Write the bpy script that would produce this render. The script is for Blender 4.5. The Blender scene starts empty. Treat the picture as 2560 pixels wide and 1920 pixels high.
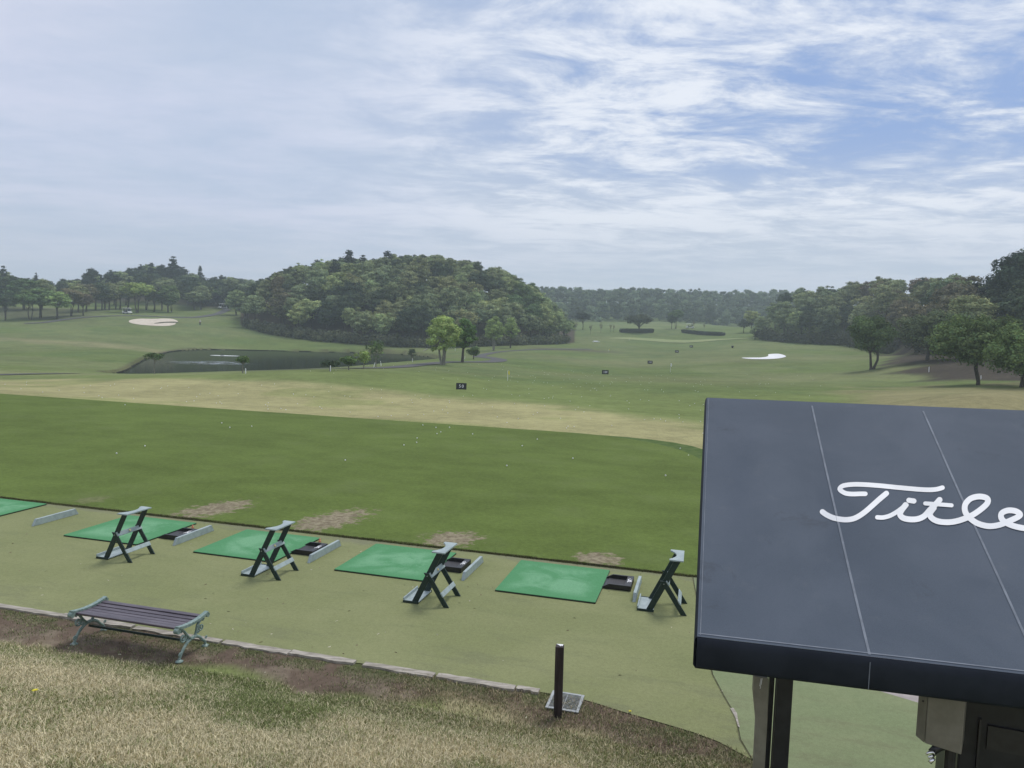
import bpy, math, random
import numpy as np
from mathutils import Vector, Matrix
R = math.radians
SC = bpy.context.scene
COL = SC.collection
random.seed(7)
rng = np.random.default_rng(11)

# ------------------------------------------------------------------ camera
F = 1880.0                       # focal length in photo pixels (photo 2560 wide)
H = 4.0                          # eye height above the tee line
PITCH, ROLL, YAW = R(3.97), R(1.98), R(-14.9)
cam = bpy.data.cameras.new("camera"); camo = bpy.data.objects.new("camera", cam); COL.objects.link(camo)
cam.sensor_width = 36.0; cam.lens = F / 2560 * 36.0
cam.clip_start = 0.05; cam.clip_end = 6000
camo.matrix_world = Matrix.Translation((0, 0, H)) @ Matrix.Rotation(R(90) - PITCH, 4, 'X') @ Matrix.Rotation(ROLL, 4, 'Z')
SC.camera = camo

# ------------------------------------------------------------------ node helper
def val(nt, s, v):
    if isinstance(v, bpy.types.NodeSocket): nt.links.new(v, s)
    elif v is not None: s.default_value = v
def mth(nt, op, a, b=None, c=None, clamp=False):
    n = nt.nodes.new('ShaderNodeMath'); n.operation = op; n.use_clamp = clamp
    val(nt, n.inputs[0], a); val(nt, n.inputs[1], b); val(nt, n.inputs[2], c)
    return n.outputs[0]
def maprange(nt, v, a, b, c=0.0, d=1.0, smooth=True):
    n = nt.nodes.new('ShaderNodeMapRange'); n.interpolation_type = 'SMOOTHSTEP' if smooth else 'LINEAR'
    val(nt, n.inputs[0], v); n.inputs[1].default_value = a; n.inputs[2].default_value = b
    n.inputs[3].default_value = c; n.inputs[4].default_value = d
    return n.outputs[0]
def mix(nt, f, a, b, mode='MIX'):
    n = nt.nodes.new('ShaderNodeMix'); n.data_type = 'RGBA'; n.blend_type = mode
    ins = [s for s in n.inputs if s.type == 'RGBA']
    val(nt, n.inputs[0], f)
    for s, v in zip(ins, (a, b)):
        if isinstance(v, tuple) and len(v) == 3: v = (*v, 1)
        val(nt, s, v)
    return [s for s in n.outputs if s.type == 'RGBA'][0]
def noise(nt, vec, scale, detail=4, rough=.55, dist=0.0, dim='3D'):
    n = nt.nodes.new('ShaderNodeTexNoise'); n.noise_dimensions = dim
    if vec is not None: nt.links.new(vec, n.inputs['Vector'])
    n.inputs['Scale'].default_value = scale; n.inputs['Detail'].default_value = detail
    n.inputs['Roughness'].default_value = rough; n.inputs['Distortion'].default_value = dist
    return n.outputs[0]
def mapping(nt, vec, loc=(0, 0, 0), rot=(0, 0, 0), scale=(1, 1, 1)):
    n = nt.nodes.new('ShaderNodeMapping'); nt.links.new(vec, n.inputs[0])
    n.inputs[1].default_value = loc; n.inputs[2].default_value = rot; n.inputs[3].default_value = scale
    return n.outputs[0]
def comb(nt, x, y, z=0.0):
    n = nt.nodes.new('ShaderNodeCombineXYZ'); val(nt, n.inputs[0], x); val(nt, n.inputs[1], y); val(nt, n.inputs[2], z)
    return n.outputs[0]

# ------------------------------------------------------------------ sky and sun
SUN_EL, SUN_AZ = R(60), R(40)    # azimuth clockwise from +Y (view direction): ahead and to the right
world = bpy.data.worlds.new("World"); SC.world = world; world.use_nodes = True
def build_world():
    nt = world.node_tree; nt.nodes.clear()
    out = nt.nodes.new('ShaderNodeOutputWorld'); bg = nt.nodes.new('ShaderNodeBackground')
    nt.links.new(bg.outputs[0], out.inputs[0])
    sky = nt.nodes.new('ShaderNodeTexSky'); sky.sky_type = 'NISHITA'; sky.sun_disc = False
    sky.sun_elevation = SUN_EL; sky.sun_rotation = SUN_AZ; sky.dust_density = 2.0; sky.ozone_density = 2.0
    tc = nt.nodes.new('ShaderNodeTexCoord'); sp = nt.nodes.new('ShaderNodeSeparateXYZ')
    nt.links.new(tc.outputs['Generated'], sp.inputs[0]); x, y, z = sp.outputs
    zc = mth(nt, 'ADD', mth(nt, 'MAXIMUM', z, 0.0), 0.07)
    u = mth(nt, 'DIVIDE', x, zc); v = mth(nt, 'DIVIDE', y, zc)
    P = comb(nt, u, v)
    # azimuth-like coordinate (right positive) and elevation slope
    hyp = mth(nt, 'SQRT', mth(nt, 'ADD', mth(nt, 'MULTIPLY', x, x), mth(nt, 'MULTIPLY', y, y)))
    az = mth(nt, 'ARCTAN2', x, y); el = mth(nt, 'DIVIDE', z, mth(nt, 'MAXIMUM', hyp, 0.001))
    Pr = mapping(nt, P, rot=(0, 0, R(-14)), scale=(.85, 1.12, 1))
    n1 = noise(nt, Pr, 2.3, 11, .66, .45)
    n2 = noise(nt, mapping(nt, P, loc=(4.3, 1.7, 0), rot=(0, 0, R(-20)), scale=(.6, 1.0, 1)), .9, 5, .55, .3)
    n3 = noise(nt, mapping(nt, P, loc=(9, 2, 3), rot=(0, 0, R(-22)), scale=(.5, 1.0, 1)), 9.0, 6, .65, .3)
    # blue opening: upper right of view direction, thin overcast elsewhere
    right = maprange(nt, az, -.34, .24); high = maprange(nt, mth(nt, 'ADD', el, mth(nt, 'MULTIPLY', az, .05)), .13, .29)
    hole = mth(nt, 'MULTIPLY', right, high)
    hole2 = mth(nt, 'MULTIPLY', maprange(nt, az, .9, 2.2, 1, 0), hole)
    thick = mth(nt, 'ADD', mth(nt, 'MULTIPLY', n1, .62), mth(nt, 'ADD', mth(nt, 'MULTIPLY', n2, .42), mth(nt, 'MULTIPLY', n3, .16)))
    cov_open = maprange(nt, thick, .495, .685)
    cov_veil = maprange(nt, thick, .36, .74, .84, 1.0)
    cov = mth(nt, 'ADD', mth(nt, 'MULTIPLY', cov_open, hole2), mth(nt, 'MULTIPLY', cov_veil, mth(nt, 'SUBTRACT', 1.0, hole2)))
    # colours of the cloud
    lav = (.58, .62, .77); white = (.74, .78, .86); grey = (.46, .54, .68); hor = (.50, .55, .62)
    low = maprange(nt, el, .0, .20, 1, 0)
    ccol = mix(nt, maprange(nt, mth(nt, 'ADD', mth(nt, 'MULTIPLY', thick, .45), mth(nt, 'MULTIPLY', n2, .55)), .38, .72), grey, lav)
    ccol = mix(nt, mth(nt, 'MULTIPLY', maprange(nt, az, -.35, .1), maprange(nt, el, .04, .16)), ccol,
               mix(nt, maprange(nt, thick, .50, .68), (.52, .58, .68), white))
    ccol = mix(nt, mth(nt, 'MULTIPLY', low, .75), ccol, hor)
    # bright glow of the thin overcast toward the upper left
    gl = mth(nt, 'MULTIPLY', maprange(nt, az, -.25, -.75), maprange(nt, el, .12, .4))
    ccol = mix(nt, mth(nt, 'MULTIPLY', gl, .55), ccol, (.66, .66, .78))
    blue = mix(nt, 1.0, sky.outputs[0], (.085, .085, .085), 'MULTIPLY')
    blue = mix(nt, .72, blue, (.215, .345, .66))
    col = mix(nt, cov, blue, ccol)
    # ground-side directions
    col = mix(nt, maprange(nt, z, -.05, 0.0, 1, 0), col, (.25, .28, .26))
    nt.links.new(col, bg.inputs[0]); bg.inputs[1].default_value = 1.0
build_world()
sun = bpy.data.lights.new("sun", 'SUN'); sun.energy = 2.0; sun.angle = R(20); sun.color = (1, .95, .87)
suno = bpy.data.objects.new("sun", sun); COL.objects.link(suno)
sd = Vector((math.sin(SUN_AZ) * math.cos(SUN_EL), math.cos(SUN_AZ) * math.cos(SUN_EL), math.sin(SUN_EL)))
suno.rotation_euler = (-sd).to_track_quat('-Z', 'Y').to_euler(); suno.location = (60, 60, 120)
SC.view_settings.view_transform = 'Standard'; SC.view_settings.look = 'None'
SC.view_settings.exposure = 0.18; SC.view_settings.gamma = 1.0
SC.render.engine = 'CYCLES'; SC.cycles.volume_bounces = 1; SC.cycles.max_bounces = 6
SC.cycles.transparent_max_bounces = 8

# ------------------------------------------------------------------ projection helpers (photo pixel -> world)
cr_, sr_, cp_, sp_ = math.cos(ROLL), math.sin(ROLL), math.cos(PITCH), math.sin(PITCH)
def ray(x, y):
    X = x - 1280.0; Y = 960.0 - y
    u = X * cr_ - Y * sr_; v = X * sr_ + Y * cr_
    return np.array([u, F * cp_ + v * sp_, v * cp_ - F * sp_])
def tpx(x, y):
    d = ray(x, y); return d[0] / d[1], d[2] / d[1]
def on_z(x, y, z=0.0):
    d = ray(x, y); t = (z - H) / d[2]; return Vector((d[0] * t, d[1] * t, z))
A_ = Vector((math.cos(YAW), math.sin(YAW), 0)); B_ = Vector((-math.sin(YAW), math.cos(YAW), 0))
def rc(a, b, z=0.0): return A_ * a + B_ * b + Vector((0, 0, z))
def col_tx(x): return tpx(x, 829.5 + .0346 * (x - 1280))[0]
def interp(x, xs, ys): return np.interp(x, xs, ys)
def sstep(x, a, b):
    t = np.clip((np.asarray(x, float) - a) / (b - a), 0, 1); return t * t * (3 - 2 * t)
_h = rng.random((256, 256))
def vnoise(x, y, s=1.0, seed=0):
    x = np.asarray(x, float) * s + seed * 17.3; y = np.asarray(y, float) * s + seed * 9.1
    xi = np.floor(x).astype(int); yi = np.floor(y).astype(int); fx = x - xi; fy = y - yi
    fx = fx * fx * (3 - 2 * fx); fy = fy * fy * (3 - 2 * fy)
    g = lambda i, j: _h[(xi + i) & 255, (yi + j) & 255]
    return (g(0, 0) * (1 - fx) + g(1, 0) * fx) * (1 - fy) + (g(0, 1) * (1 - fx) + g(1, 1) * fx) * fy
def fbm(x, y, s=1.0, seed=0, o=4):
    r = 0; a = .5; t = 0
    for i in range(o): r = r + a * vnoise(x, y, s * 2 ** i, seed + i); t += a; a *= .5
    return r / t

# ------------------------------------------------------------------ terrain height field
def Z_of(x, row, D):             # height of the point seen at photo column x, row, at depth D
    return H + tpx(x, row)[1] * D
ctrl = []                        # (x column, depth, z)
def C(x, *items):
    for D, row in items: ctrl.append((col_tx(x), D, Z_of(x, row, D)))
def CZ(x, *items):
    for D, z in items: ctrl.append((col_tx(x), D, z))
for x in (-700, 0, 300, 600, 900, 1200, 1500, 1800):
    CZ(x, (22, -.1), (36, -.18), (45, -.35))
for x in (2100, 2400, 2700, 3300): CZ(x, (22, -.05), (32, 0.0))
C(0, (66, 938), (80, 918), (110, 888), (150, 850), (180, 828), (215, 800)); CZ(0, (270, 7.5), (330, 9.5), (430, 10), (800, 12))
C(-700, (80, 905), (150, 835), (215, 785)); CZ(-700, (300, 10), (800, 12), (62, -1.0))
C(300, (64, 937), (185, 838), (208, 813), (235, 789), (260, 776)); CZ(300, (88, -2.3), (110, -2.2), (140, -1.8), (300, 8.5), (380, 10), (800, 12))
C(600, (62, 935), (210, 836), (235, 815), (270, 785)); CZ(600, (190, -2.1), (310, 6.0), (400, 9), (800, 12))
C(900, (64, 930), (210, 852)); CZ(900, (192, -2.0), (260, 1.5), (340, 4), (500, 8), (800, 12))
C(1100, (62, 953), (95, 914), (120, 900)); CZ(1100, (190, -1.6), (220, 0), (300, 3), (500, 9))
C(1300, (60, 972), (100, 924), (140, 897), (170, 882), (215, 862)); CZ(1300, (260, 2.0), (320, 4.5), (400, 9), (600, 11))
C(1500, (60, 978), (102, 936), (148, 906), (200, 877), (240, 858), (265, 847), (290, 828), (345, 815), (400, 806)); CZ(1500, (600, 12), (900, 14))
C(1700, (60, 982), (102, 940), (148, 910), (194, 881), (240, 868), (265, 855), (290, 831), (345, 815), (400, 806)); CZ(1700, (600, 12), (900, 14))
C(1900, (60, 986), (100, 946), (150, 899), (190, 876), (225, 858), (265, 838), (300, 820)); CZ(1900, (400, 10), (600, 13), (900, 14))
C(2130, (50, 1008), (75, 968), (100, 940), (115, 926), (150, 898), (190, 874), (215, 863)); CZ(2130, (260, 6), (400, 12), (800, 14))
C(2300, (40, 1010), (47, 990), (70, 970), (90, 945), (108, 905), (118, 893), (145, 886), (180, 872)); CZ(2300, (300, 12), (800, 14))
C(2430, (38, 1000), (45, 982), (68, 966), (82, 945), (98, 905), (112, 888)); CZ(2430, (52, .75), (200, 9), (300, 12), (800, 14))
C(2560, (38, 1000), (45, 984), (64, 968), (78, 945), (92, 905), (108, 885)); CZ(2560, (52, .7), (200, 9), (300, 12), (800, 14))
CZ(3300, (45, .8), (60, 1.0), (90, 3.0), (150, 7), (300, 12), (800, 14))
ctrl = np.array(ctrl)
def _feat(tx, D): return np.stack([np.asarray(tx) * 2.2, np.log(D)], -1)
_Xc = _feat(ctrl[:, 0], ctrl[:, 1])
def _tps(r2): return np.where(r2 > 1e-12, r2 * np.log(np.maximum(r2, 1e-12)) * .5, 0)
_n = len(ctrl)
_K = _tps(((_Xc[:, None] - _Xc[None]) ** 2).sum(-1)) + np.eye(_n) * .0006
_Pm = np.concatenate([np.ones((_n, 1)), _Xc], 1)
_M = np.block([[_K, _Pm], [_Pm.T, np.zeros((3, 3))]])
_W = np.linalg.solve(_M, np.concatenate([ctrl[:, 2], np.zeros(3)]))
def rbf(tx, D):
    f = _feat(tx, D).reshape(-1, 2); out = np.empty(len(f))
    for i in range(0, len(f), 20000):
        q = f[i:i + 20000]
        out[i:i + 20000] = _tps(((q[:, None] - _Xc[None]) ** 2).sum(-1)) @ _W[:_n] + _W[_n] + q @ _W[_n + 1:]
    return out.reshape(np.shape(tx))

def sil(pts):                    # silhouette table -> arrays tx, slope
    q = [tpx(*p) for p in pts]; return np.array([a for a, _ in q]), np.array([b for _, b in q])
HILL = sil([(600, 772), (625, 735), (648, 697), (718, 668), (787, 652), (868, 644), (960, 640), (1041, 626), (1157, 642), (1250, 671), (1331, 708), (1377, 748), (1418, 795), (1436, 818)])
LEFTW = sil([(-900, 640), (-100, 668), (0, 676), (60, 692), (118, 694), (137, 712), (160, 696), (210, 690), (235, 676), (262, 688), (285, 670), (330, 664), (378, 658), (440, 660), (500, 678), (560, 678), (600, 676), (700, 690)])
RIGHTW = sil([(1885, 830), (1900, 792), (1915, 765), (1945, 727), (2031, 710), (2078, 716), (2110, 712), (2145, 696), (2240, 686), (2354, 682), (2430, 690), (2477, 686), (2560, 684), (3300, 640)])
FARW = sil([(1200, 716), (1370, 717), (1450, 718), (1560, 720), (1600, 716), (1700, 722), (1760, 719), (1800, 728), (1850, 724), (1930, 722), (2000, 728)])
def bump(tx, D, S, D0, D1, D2, treeh, base):
    top = H + np.interp(tx, S[0], S[1]) * D1 - treeh
    h = np.maximum(0, top - base)
    up = sstep(D, D0, D1); dn = 1 - sstep(D, D1, D2) * .8
    return h * up * dn
HC, HW = (HILL[0][0] + HILL[0][-1]) / 2, (HILL[0][-1] - HILL[0][0]) / 2
def hill_D0(tx): return 245 - 42 * np.sqrt(np.clip(1 - ((tx - HC) / HW) ** 2, 0.02, 1))
def rw_edges(tx):
    D0 = np.interp(tx, [RIGHTW[0][0], col_tx(1960), col_tx(2110), col_tx(2300), col_tx(2430), col_tx(2700)], [246, 226, 212, 140, 112, 100])
    return D0
def height(X, Y):
    X = np.asarray(X, float); Y = np.asarray(Y, float)
    D = np.maximum(Y, 1.0); tx = np.clip(X / D, -1.6, 1.6)
    z = rbf(tx, np.clip(D, 20, 1000))
    inh = (tx > HILL[0][0]) & (tx < HILL[0][-1])
    z = z + np.where(inh, bump(tx, D, HILL, hill_D0(tx) - 2, 250, 310, 9.5, 1.0), 0)
    z = z + bump(tx, D, LEFTW, 262, 330, 460, 11, 9.0) * (1 - sstep(tx, LEFTW[0][-1] - .05, LEFTW[0][-1]))
    D0 = rw_edges(tx)
    z = z + np.where(tx > RIGHTW[0][0], bump(tx, D, RIGHTW, D0, D0 + 45, D0 + 160, 10, 4.0), 0)
    z = z + bump(tx, D, FARW, 440, 520, 800, 12, 11) * sstep(tx, col_tx(1150), col_tx(1300)) * (1 - sstep(tx, col_tx(1990), col_tx(2150)))
    # pond basin
    s = pond_sd(X, Y)
    z = np.where(s > 0, np.minimum(z, WATER - .12 - np.minimum(s, 6) * .12), np.maximum(z, WATER + .06 + 0 * z) * (s > -400) + z * (s <= -400))
    # near flat platform of the tee and carpet, and the rising grass bank
    a = X * A_.x + Y * A_.y; b = X * B_.x + Y * B_.y
    t = sstep(b, 30.2, 35)
    t = np.maximum(t, sstep(a, 4, 9) * sstep(b, 16, 28))
    z = z * t + (-.03) * (1 - t)
    z = np.where(b < 16, bank(a, b), z)
    return z
WATER = -2.7
def edge_b(a):                   # boundary of the grass bank in row coordinates
    return np.interp(a, [-60, -1.2, -.67, .06, .58, 1.0, 1.35, 1.6], [8.0, 7.97, 7.81, 7.64, 7.39, 6.9, 6.0, 2.0])
def bank(a, b):
    a = np.asarray(a, float); b = np.asarray(b, float)
    d = edge_b(a) - b
    d2 = np.minimum(d, np.maximum(1.6 - a, 0) * 1.2)
    ramp = np.maximum(d2 - .85, 0) * .33
    soft = np.where(d2 < 1.6, sstep(d2, .55, 1.6) * ramp, ramp)
    lump = np.where(d2 > 0, (fbm(a, b, 1.3, 3) - .5) * .05, 0)
    return np.where(d2 > -.22, .004 + np.minimum(soft, 2.35) + lump * sstep(d2, 0.0, .5), -.03)
_pp = [(88, 255), (93, 300), (105, 330), (125, 362), (146, 400), (158, 425), (168, 455), (176, 500), (181, 560), (186, 700), (190, 830), (194, 930), (192, 1010), (182, 1070), (173, 1096), (164, 1110),
       (154, 1100), (141, 1010), (137, 962), (122, 930), (112, 882), (104, 840), (99, 780), (94, 700), (90, 600), (87, 500), (84, 400), (83, 320), (84, 270)]
def smooth_closed(P, n=6):
    P = np.array(P, float); out = []
    N = len(P)
    for i in range(N):
        p0, p1, p2, p3 = P[i - 1], P[i], P[(i + 1) % N], P[(i + 2) % N]
        for k in range(n):
            t = k / n
            out.append(.5 * ((2 * p1) + (-p0 + p2) * t + (2 * p0 - 5 * p1 + 4 * p2 - p3) * t * t + (-p0 + 3 * p1 - 3 * p2 + p3) * t ** 3))
    return np.array(out)
POND = smooth_closed([(col_tx(x) * D, D) for D, x in _pp], 4)
def poly_sd(X, Y, P):
    X = np.asarray(X, float); Y = np.asarray(Y, float); shp = X.shape
    x = X.ravel(); y = Y.ravel(); best = np.full(x.shape, 1e9); inside = np.zeros(x.shape, bool)
    Q = np.roll(P, -1, 0)
    for (ax, ay), (bx, by) in zip(P, Q):
        dx, dy = bx - ax, by - ay; L = dx * dx + dy * dy + 1e-12
        t = np.clip(((x - ax) * dx + (y - ay) * dy) / L, 0, 1)
        d = (x - ax - t * dx) ** 2 + (y - ay - t * dy) ** 2; best = np.minimum(best, d)
        if ay != by:
            c = ((ay > y) != (by > y)) & (x < (bx - ax) * (y - ay) / (by - ay) + ax); inside ^= c
    return (np.where(inside, 1, -1) * np.sqrt(best)).reshape(shp)
_pb = (POND[:, 0].min() - 12, POND[:, 0].max() + 12, POND[:, 1].min() - 12, POND[:, 1].max() + 12)
def pond_sd(X, Y):
    X = np.asarray(X, float); Y = np.asarray(Y, float)
    s = np.full(X.shape, -999.0)
    m = (X > _pb[0]) & (X < _pb[1]) & (Y > _pb[2]) & (Y < _pb[3])
    if m.any(): s[m] = poly_sd(X[m], Y[m], POND)
    return np.where(s < -9, -999, s)
def gz(X, Y): return float(height(np.array([X], float), np.array([Y], float))[0])
def hit(x, y, Dmin=5.0, Dmax=900):
    """first point of the terrain along the ray through photo pixel (x, y)"""
    tx, tz = tpx(x, y)
    D = np.exp(np.linspace(math.log(Dmin), math.log(Dmax), 1400))
    z = height(tx * D, D); r = H + tz * D
    below = np.where(r < z)[0]
    i = below[0] if len(below) else int(np.argmin(np.abs(r - z)))
    if i > 0:
        e0, e1 = (r - z)[i - 1], (r - z)[i]; f = e0 / (e0 - e1) if abs(e0 - e1) > 1e-9 else 0
        Dd = D[i - 1] + (D[i] - D[i - 1]) * min(max(f, 0), 1)
    else: Dd = D[i]
    X = tx * Dd; return Vector((X, Dd, gz(X, Dd)))
def at_depth(x, D):
    """ground point at depth D under photo column x"""
    tx = col_tx(x); return Vector((tx * D, D, gz(tx * D, D)))

# ------------------------------------------------------------------ objects helpers
def tag(o, label=None, cat=None, group=None, kind=None):
    if label: o['label'] = label
    if cat: o['category'] = cat
    if group: o['group'] = group
    if kind: o['kind'] = kind
    return o
def empty(name, loc=(0, 0, 0), rz=0.0):
    o = bpy.data.objects.new(name, None); o.empty_display_size = .2; COL.objects.link(o)
    o.location = loc; o.rotation_euler = (0, 0, rz); return o
def link(name, me, mat=None, parent=None, loc=None, rot=None):
    o = bpy.data.objects.new(name, me); COL.objects.link(o)
    if mat is not None and not me.materials: me.materials.append(mat)
    if parent is not None: o.parent = parent
    if loc is not None: o.location = loc
    if rot is not None: o.rotation_euler = rot
    return o
def copy_tree(o, parent=None):
    c = o.copy(); COL.objects.link(c); c.parent = parent
    for ch in list(o.children): copy_tree(ch, c)
    return c
class MB:
    """collects shapes for one mesh"""
    def __init__(s): s.v = []; s.f = []; s.mi = []
    def add(s, vs, fs, mi=0):
        o = len(s.v); s.v += [tuple(p) for p in vs]; s.f += [tuple(i + o for i in f) for f in fs]; s.mi += [mi] * len(fs)
    def box(s, c, d, rot=None, mi=0):
        x, y, z = d[0] / 2, d[1] / 2, d[2] / 2
        vs = [Vector(p) for p in ((-x, -y, -z), (x, -y, -z), (x, y, -z), (-x, y, -z), (-x, -y, z), (x, -y, z), (x, y, z), (-x, y, z))]
        if rot is not None: vs = [rot @ p for p in vs]
        s.add([p + Vector(c) for p in vs], [(0, 3, 2, 1), (4, 5, 6, 7), (0, 1, 5, 4), (1, 2, 6, 5), (2, 3, 7, 6), (3, 0, 4, 7)], mi)
    def prism(s, poly, axis_vec, mi=0):
        """poly: list of 3D points, extruded by axis_vec"""
        n = len(poly); a = [Vector(p) for p in poly]; b = [p + Vector(axis_vec) for p in a]
        s.add(a + b, [tuple(range(n - 1, -1, -1)), tuple(range(n, 2 * n))] + [(i, (i + 1) % n, n + (i + 1) % n, n + i) for i in range(n)], mi)
    def tube(s, pts, rad, n=8, cap=True, mi=0, flat=1.0):
        pts = [Vector(p) for p in pts]; rad = rad if hasattr(rad, '__len__') else [rad] * len(pts)
        o = len(s.v); up = Vector((0, 0, 1)); prev = None
        for i, p in enumerate(pts):
            t = (pts[min(i + 1, len(pts) - 1)] - pts[max(i - 1, 0)])
            t = t.normalized() if t.length > 1e-9 else Vector((0, 0, 1))
            if prev is None:
                a = t.cross(Vector((0, 1, 0)) if abs(t.y) < .9 else Vector((1, 0, 0))).normalized()
            else: a = (prev - t * prev.dot(t)); a = a.normalized() if a.length > 1e-6 else prev
            prev = a; b = t.cross(a)
            for k in range(n):
                an = 2 * math.pi * k / n; s.v.append(tuple(p + (a * math.cos(an) + b * math.sin(an) * flat) * rad[i]))
        for i in range(len(pts) - 1):
            for k in range(n):
                k2 = (k + 1) % n; s.f.append((o + i * n + k, o + i * n + k2, o + (i + 1) * n + k2, o + (i + 1) * n + k)); s.mi.append(mi)
        if cap:
            s.f.append(tuple(o + k for k in range(n - 1, -1, -1))); s.mi.append(mi)
            s.f.append(tuple(o + (len(pts) - 1) * n + k for k in range(n))); s.mi.append(mi)
    def sphere(s, c, r, nu=10, nv=6, mi=0):
        r = r if hasattr(r, '__len__') else (r, r, r); o = len(s.v)
        for i in range(nv + 1):
            ph = math.pi * i / nv
            for k in range(nu):
                th = 2 * math.pi * k / nu
                s.v.append((c[0] + r[0] * math.sin(ph) * math.cos(th), c[1] + r[1] * math.sin(ph) * math.sin(th), c[2] + r[2] * math.cos(ph)))
        for i in range(nv):
            for k in range(nu):
                k2 = (k + 1) % nu; s.f.append((o + i * nu + k, o + (i + 1) * nu + k, o + (i + 1) * nu + k2, o + i * nu + k2)); s.mi.append(mi)
    def mesh(s, name, mats, smooth=False, bevel=0):
        me = bpy.data.meshes.new(name); me.from_pydata(s.v, [], s.f)
        for m in (mats if isinstance(mats, (list, tuple)) else [mats]): me.materials.append(m)
        me.polygons.foreach_set('material_index', s.mi)
        me.validate(); me.update()
        if bevel or smooth:
            import bmesh
            bm = bmesh.new(); bm.from_mesh(me)
            bmesh.ops.remove_doubles(bm, verts=bm.verts, dist=1e-5)
            bmesh.ops.recalc_face_normals(bm, faces=bm.faces)
            if bevel:
                es = [e for e in bm.edges if len(e.link_faces) == 2 and e.calc_face_angle(0) > .6]
                bmesh.ops.bevel(bm, geom=es, offset=bevel, segments=1, affect='EDGES', clamp_overlap=True)
            for f in bm.faces: f.smooth = smooth
            bm.to_mesh(me); bm.free()
        return me
    def build(s, name, mats, parent=None, smooth=False, bevel=0, loc=None, rot=None):
        return link(name, s.mesh(name, mats, smooth, bevel), None, parent, loc, rot)
def np_mesh(name, verts, quads, mat, attrs=None, smooth=False, tri=False):
    k = 3 if tri else 4
    me = bpy.data.meshes.new(name); nv, nf = len(verts), len(quads)
    me.vertices.add(nv); me.vertices.foreach_set('co', np.asarray(verts, np.float32).ravel())
    me.loops.add(nf * k); me.loops.foreach_set('vertex_index', np.asarray(quads, np.int32).ravel())
    me.polygons.add(nf); me.polygons.foreach_set('loop_start', np.arange(nf, dtype=np.int32) * k)
    me.polygons.foreach_set('loop_total', np.full(nf, k, np.int32))
    if smooth: me.polygons.foreach_set('use_smooth', np.ones(nf, bool))
    me.update(calc_edges=True)
    if attrs:
        for nm, arr in attrs.items():
            arr = np.asarray(arr, np.float32)
            at = me.attributes.new(nm, 'FLOAT_COLOR', 'POINT')
            rgba = np.ones((nv, 4), np.float32); rgba[:, :3] = arr; at.data.foreach_set('color', rgba.ravel())
    me.materials.append(mat); return me

# ------------------------------------------------------------------ materials
def new_mat(name):
    m = bpy.data.materials.new(name); m.use_nodes = True; nt = m.node_tree
    return m, nt, nt.nodes['Principled BSDF']
def objcoord(nt, world_space=False):
    if world_space:
        return nt.nodes.new('ShaderNodeNewGeometry').outputs['Position']
    return nt.nodes.new('ShaderNodeTexCoord').outputs['Object']
def bumpn(nt, bs, h, strength=.3, dist=.01):
    b = nt.nodes.new('ShaderNodeBump'); b.inputs['Strength'].default_value = strength; b.inputs['Distance'].default_value = dist
    nt.links.new(h, b.inputs['Height']); nt.links.new(b.outputs[0], bs.inputs['Normal'])
def mat_noise(name, c1, c2, scale=8, rough=.6, spec=.3, detail=5, bump=0, metal=0, ws=False, stretch=(1, 1, 1), bscale=None, lo=.35, hi=.65):
    m, nt, bs = new_mat(name)
    v = mapping(nt, objcoord(nt, ws), scale=stretch)
    n = noise(nt, v, scale, detail, .6)
    nt.links.new(mix(nt, maprange(nt, n, lo, hi), c1, c2), bs.inputs['Base Color'])
    bs.inputs['Roughness'].default_value = rough; bs.inputs['Specular IOR Level'].default_value = spec; bs.inputs['Metallic'].default_value = metal
    if bump: bumpn(nt, bs, noise(nt, v, bscale or scale * 4, 4, .6), bump)
    return m
M = {}
M['dgreen'] = mat_noise('dark_green_paint', (.010, .026, .024), (.018, .036, .032), 20, .42, .4)
M['grey'] = mat_noise('grey_green_paint', (.27, .33, .34), (.34, .41, .41), 12, .5, .4)
M['black'] = mat_noise('black_plastic', (.008, .008, .010), (.018, .018, .020), 15, .4, .5)
M['traybed'] = mat_noise('tray_bed_rubber', (.030, .030, .034), (.045, .045, .05), 30, .6, .35)
M['white'] = mat_noise('white_paint', (.78, .79, .80), (.84, .85, .86), 10, .55, .3)
M['iron'] = mat_noise('pale_green_cast_iron', (.13, .20, .185), (.24, .32, .29), 30, .45, .5, bump=.15)
M['slat'] = mat_noise('purple_brown_slat', (.050, .039, .050), (.105, .088, .104), 14, .38, .5, stretch=(.15, 1, 1))
M['postwood'] = mat_noise('dark_post_wood', (.022, .016, .016), (.045, .034, .034), 25, .6, .3, stretch=(1, 1, .1), bump=.3)
M['steel'] = mat_noise('galvanised_steel', (.30, .32, .32), (.42, .44, .44), 25, .45, .5, metal=.4)
M['pit'] = mat_noise('dark_pit', (.01, .012, .013), (.02, .022, .022), 8, .9, .1)
M['stone'] = mat_noise('kerb_stone', (.24, .22, .185), (.42, .39, .34), 9, .85, .2, bump=.5, stretch=(.5, 2.5, 1))
M['vinyl'] = mat_noise('white_vinyl', (.58, .60, .62), (.66, .68, .70), 4, .5, .3)
M['brass'] = mat_noise('gold_sticker', (.75, .62, .25), (.85, .74, .4), 20, .5, .4)
M['fabric_shade'] = mat_noise('shaded_canopy_valance', (.006, .010, .018), (.011, .016, .026), 6, .62, .25)  # canopy fabric again, shade of the hanging edge put into the base colour
M['beige'] = mat_noise('beige_box_paint', (.16, .15, .115), (.20, .19, .15), 9, .5, .35)
M['blackpost'] = mat_noise('black_frame_paint', (.008, .009, .011), (.016, .017, .020), 10, .45, .4)
M['chrome'] = mat_noise('chrome', (.7, .7, .72), (.8, .8, .82), 10, .15, .6, metal=1)
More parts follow.
